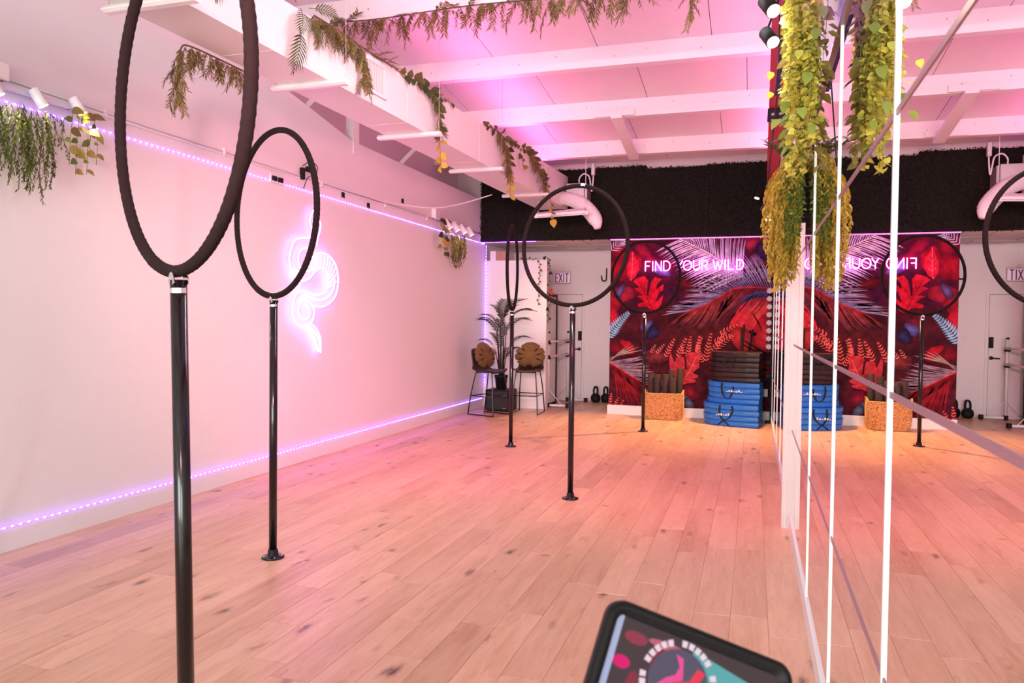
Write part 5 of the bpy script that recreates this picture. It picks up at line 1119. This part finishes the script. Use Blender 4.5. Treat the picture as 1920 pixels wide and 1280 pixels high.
strap(mats[3], [(-.27, 11.535, .305), (-.265, 11.52, .22), (-.31, 11.53, .13), (-.40, 11.56, .07), (-.47, 11.60, .012)])
strap(mats[12], [(-.39, 11.655, zb_+.40), (-.395, 11.64, zb_+.32), (-.39, 11.635, zb_+.20)]); strap(mats[12], [(-.27, 11.63, zb_+.40), (-.265, 11.615, zb_+.32), (-.275, 11.61, zb_+.22)])
for (mi_, x0, y0, z0) in ((5, -.36, 11.606, .50), (2, -.50, 11.585, .155)):
    g = G()
    for k in range(7): x = x0+k*.034; yy = y0-.012-(x-x0)*.20; h_ = .012+.010*(k % 3); g.box((x, yy-.0015, z0+.004*(k % 2)), (x+.024, yy, z0+.004*(k % 2)+h_))
    g.obj('printed_mark', M['white'], mats[mi_])
# stand with rods behind the mats
st_ = thing('folded_stand', 'dark folded metal stand with upright rods behind the mat stack', 'stand', (-.05, 12.32, 0))
for (a, b, r_) in [((-.20, 12.345, .02), (-.13, 12.345, 1.50), .014), ((-.13, 12.35, .02), (-.17, 12.35, 1.45), .010), ((-.12, 12.335, 1.24), (.19, 12.335, 1.06), .012), ((-.06, 12.345, 1.0), (.0, 12.345, 1.42), .012), ((.20, 12.34, 1.08), (.13, 12.34, .02), .010), ((-.1, 12.34, .82), (.22, 12.34, .80), .018)]:
    g = G(); g.tube([a, b], r_, 8); g.obj('rod', M['blackmatte'], st_, True)
g = G(); g.tube([(-.055, 12.33, 1.40), (.045, 12.33, 1.33)], .02, 8); g.lathe([(.01, 0), (.055, .004), (.055, .012), (.01, .016)], 14, (0, 12.335, 1.36)); g.obj('disc', M['blackmatte'], st_, True)
# dumbbell rack
rk = thing('dumbbell_rack', 'narrow upright rack holding grey dumbbells against the mirror', 'rack', (.235, 12.24, 0))
for y in (12.12, 12.33): g = G(); g.box((.268, y, 0), (.284, y+.02, 2.06)); g.obj('upright', M['blackmatte'], rk)
g = G(); g.box((.20, 12.10, 0), (.284, 12.37, .02)); g.obj('foot_plate', M['blackmatte'], rk)
nm = ['lowest', 'second', 'third', 'fourth', 'fifth', 'sixth', 'seventh', 'topmost']
for k in range(10):
    zc = (.72, .92)[k] if k < 2 else 1.16+(k-2)*.121
    g = G(); g.box((.20, 12.13, zc-.052), (.268, 12.34, zc-.046)); g.obj('shelf_arm', M['blackmatte'], rk)
    lab = (('lower' if k == 0 else 'upper')+' black dumbbell at the bottom of the rack') if k < 2 else f'{nm[k-2]} grey hex dumbbell on the upright rack'
    t = thing('dumbbell', lab, 'dumbbell', (.232, 12.24, zc), 0, 'dumbbells on the rack'); mm = M['blackmatte'] if k < 2 else M['dumb']
    for y in (-.115, .065):
        g = G(); pts = [(.045*math.cos(R(60*i+30)), .045*math.sin(R(60*i+30))) for i in range(6)]
        g.loft([[(p[0]*q, y+dy, p[1]*q) for p in pts] for dy, q in ((0, .85), (.008, 1), (.042, 1), (.05, .85))]); fix_normals(g.obj('head', mm, t, local=True))
    g = G(); g.tube([(0, -.07, 0), (0, .07, 0)], .014, 10); g.obj('grip', M['chrome'], t, True, local=True)
ot = thing('wall_outlet', 'white outlet on the mural beside the mats', 'socket', (.19, YB, .45))
g = G(); g.bbox((.165, YB-.02, .38), (.235, YB-.009, .50), .003); g.obj('plate', M['white'], ot)
for z_ in (.415, .46): g = G(); g.box((.19, YB-.022, z_), (.21, YB-.02, z_+.025)); g.obj('socket_face', M['wall_up'], ot)

# ================================================================== TABLET IN THE FOREGROUND
ZC = .75
O = Vector((0, 0, CAM_H))
def camp(x, y, z): return O+rg2*x+up2*y+fwd*z
tl = camp(.0995, -.2524, .75); trr = camp(.2755, -.3225, .75)
ux = (trr-tl).normalized(); vy = (-(up2*.90)+fwd*(-.34)); vy = (vy-ux*vy.dot(ux)).normalized(); nz = ux.cross(vy); nz = nz if nz.dot(fwd) < 0 else -nz
W_, H_ = (trr-tl).length, .255
tab = thing('tablet', 'tablet in a thick black case tilted on a stand in the foreground', 'tablet', (0, 0, 0))
org = tl+ux*W_/2+vy*H_/2
tab.matrix_basis = Matrix(((ux.x, -vy.x, nz.x, org.x), (ux.y, -vy.y, nz.y, org.y), (ux.z, -vy.z, nz.z, org.z), (0, 0, 0, 1)))
def rrect(w_, h_, r_, n=6):
    out = []
    for cx, cy, a0 in ((w_/2-r_, h_/2-r_, 0), (-w_/2+r_, h_/2-r_, 90), (-w_/2+r_, -h_/2+r_, 180), (w_/2-r_, -h_/2+r_, 270)):
        for k in range(n+1): a = R(a0+90*k/n); out.append((cx+r_*math.cos(a), cy+r_*math.sin(a)))
    return out
g = G()
ringz = [(W_, H_, .016, -.016), (W_+.004, H_+.004, .017, -.010), (W_+.004, H_+.004, .017, .002), (W_, H_, .016, .008), (W_-.012, H_-.012, .012, .008), (W_-.022, H_-.022, .009, .0), ]
g.loft([[(p[0], p[1], z_) for p in rrect(a, b, c)] for a, b, c, z_ in ringz], True, True); fix_normals(g.obj('case', mat('case_black', (.006, .005, .006), .5, spec=.2), tab, True, local=True))
sw2, sh2 = W_-.024, H_-.024
scr = G(); scr.add([(p[0], p[1], .0006) for p in rrect(sw2, sh2, .006)], [tuple(range(28))]); so = scr.obj('screen', mat('screen_dark', (.004, .004, .004), .5, emit=srgb(70, 56, 58), estr=1.0, spec=.05), tab, local=True)
g = G(); g.box((-sw2/2-.003, -sh2/2, .0008), (-sw2/2+.004, sh2/2, .0022)); g.obj('bezel_edge', mat('bezel_blue_grey', (.26, .29, .46), .4, spec=.2), tab, local=True)
def spoly(pts, col, name, z_=.0012, st=.85):
    g = G(); g.add([(x, y, z_) for x, y in pts], [tuple(range(len(pts)))]); return g.obj(name, mat('screen_'+name, (.004, .004, .004), .5, emit=srgb(*col), estr=st, spec=.05), so, local=True)
tealpoly = [(.0, sh2/2-.006), (sw2/2-.004, sh2/2-.006), (sw2/2-.004, sh2/2-.10), (.02, sh2/2-.09), (.0, sh2/2-.05)]
spoly([(-.005, sh2/2-.006), (.03, sh2/2-.012), (sw2/2-.004, sh2/2-.02), (sw2/2-.004, -sh2/2+.01), (.02, -.02), (.005, .06)], (96, 168, 172), 'teal_leaf')
for k in range(7): spoly([(.022+.003*k, sh2/2-.030-.012*k), (sw2/2-.004, sh2/2-.026-.010*k), (sw2/2-.004, sh2/2-.029-.010*k), (.022+.003*k, sh2/2-.032-.012*k)], (60, 130, 140), 'teal_vein', .0014)
for (x, y, rx, ry, c) in [(-.062, .100, .012, .006, (150, 60, 80)), (-.07, .075, .009, .006, (220, 30, 110)), (-.035, .085, .008, .018, (130, 44, 60)), (-.055, .05, .007, .022, (140, 50, 70)), (-.04, .045, .006, .02, (160, 50, 80)), (-.03, .103, .02, .004, (190, 100, 120)), (-.045, .02, .02, .015, (110, 40, 60))]:
    spoly([(x+rx*math.cos(2*math.pi*k/12), y+ry*math.sin(2*math.pi*k/12)) for k in range(12)], c, 'leaf_print')
cx_, cy_ = -.012, .076
spoly([(cx_+.030*math.cos(2*math.pi*k/24), cy_+.030*math.sin(2*math.pi*k/24)) for k in range(24)], (92, 84, 104), 'logo_disc', .0016)
for k in range(26):
    a = R(-60+k*11.5)
    if k in (8, 14, 20): continue
    a2 = a+R(8.5); spoly([(cx_+r_*math.cos(q), cy_+r_*math.sin(q)) for r_, q in ((.0325, a), (.0385, a), (.0385, a2), (.0325, a2))], (240, 214, 226), 'ring_letter', .0018)
for pts, c in (([(-.008, .024), (.0, .022), (-.004, .006), (-.013, .0), (-.02, -.008), (-.010, -.008), (.004, .004)], (236, 84, 150)), ([(.016, .018), (.024, .016), (.014, -.006), (.004, -.006), (-.008, -.008), (-.004, .0), (.010, .004)], (236, 60, 84))):
    spoly([(cx_+x, cy_+y) for x, y in pts], c, 'logo_mark', .0018)
g = G(); foot = org-nz*.05; inv = tab.matrix_basis.inverted()
g.tube([inv @ (org-nz*.016), inv @ (org-nz*.05-Vector((0, 0, .06))), inv @ Vector((foot.x, foot.y, .9)), inv @ Vector((foot.x, foot.y, .02))], .011, 10); g.obj('stand_pole', M['black'], tab, True, local=True)
g = G(); g.lathe([(.13, 0), (.13, .012), (.02, .022)], 24, (foot.x, foot.y, 0)); g.v = [tuple(inv @ Vector(p)) for p in g.v]; g.obj('stand_base', M['black'], tab, True, local=True)
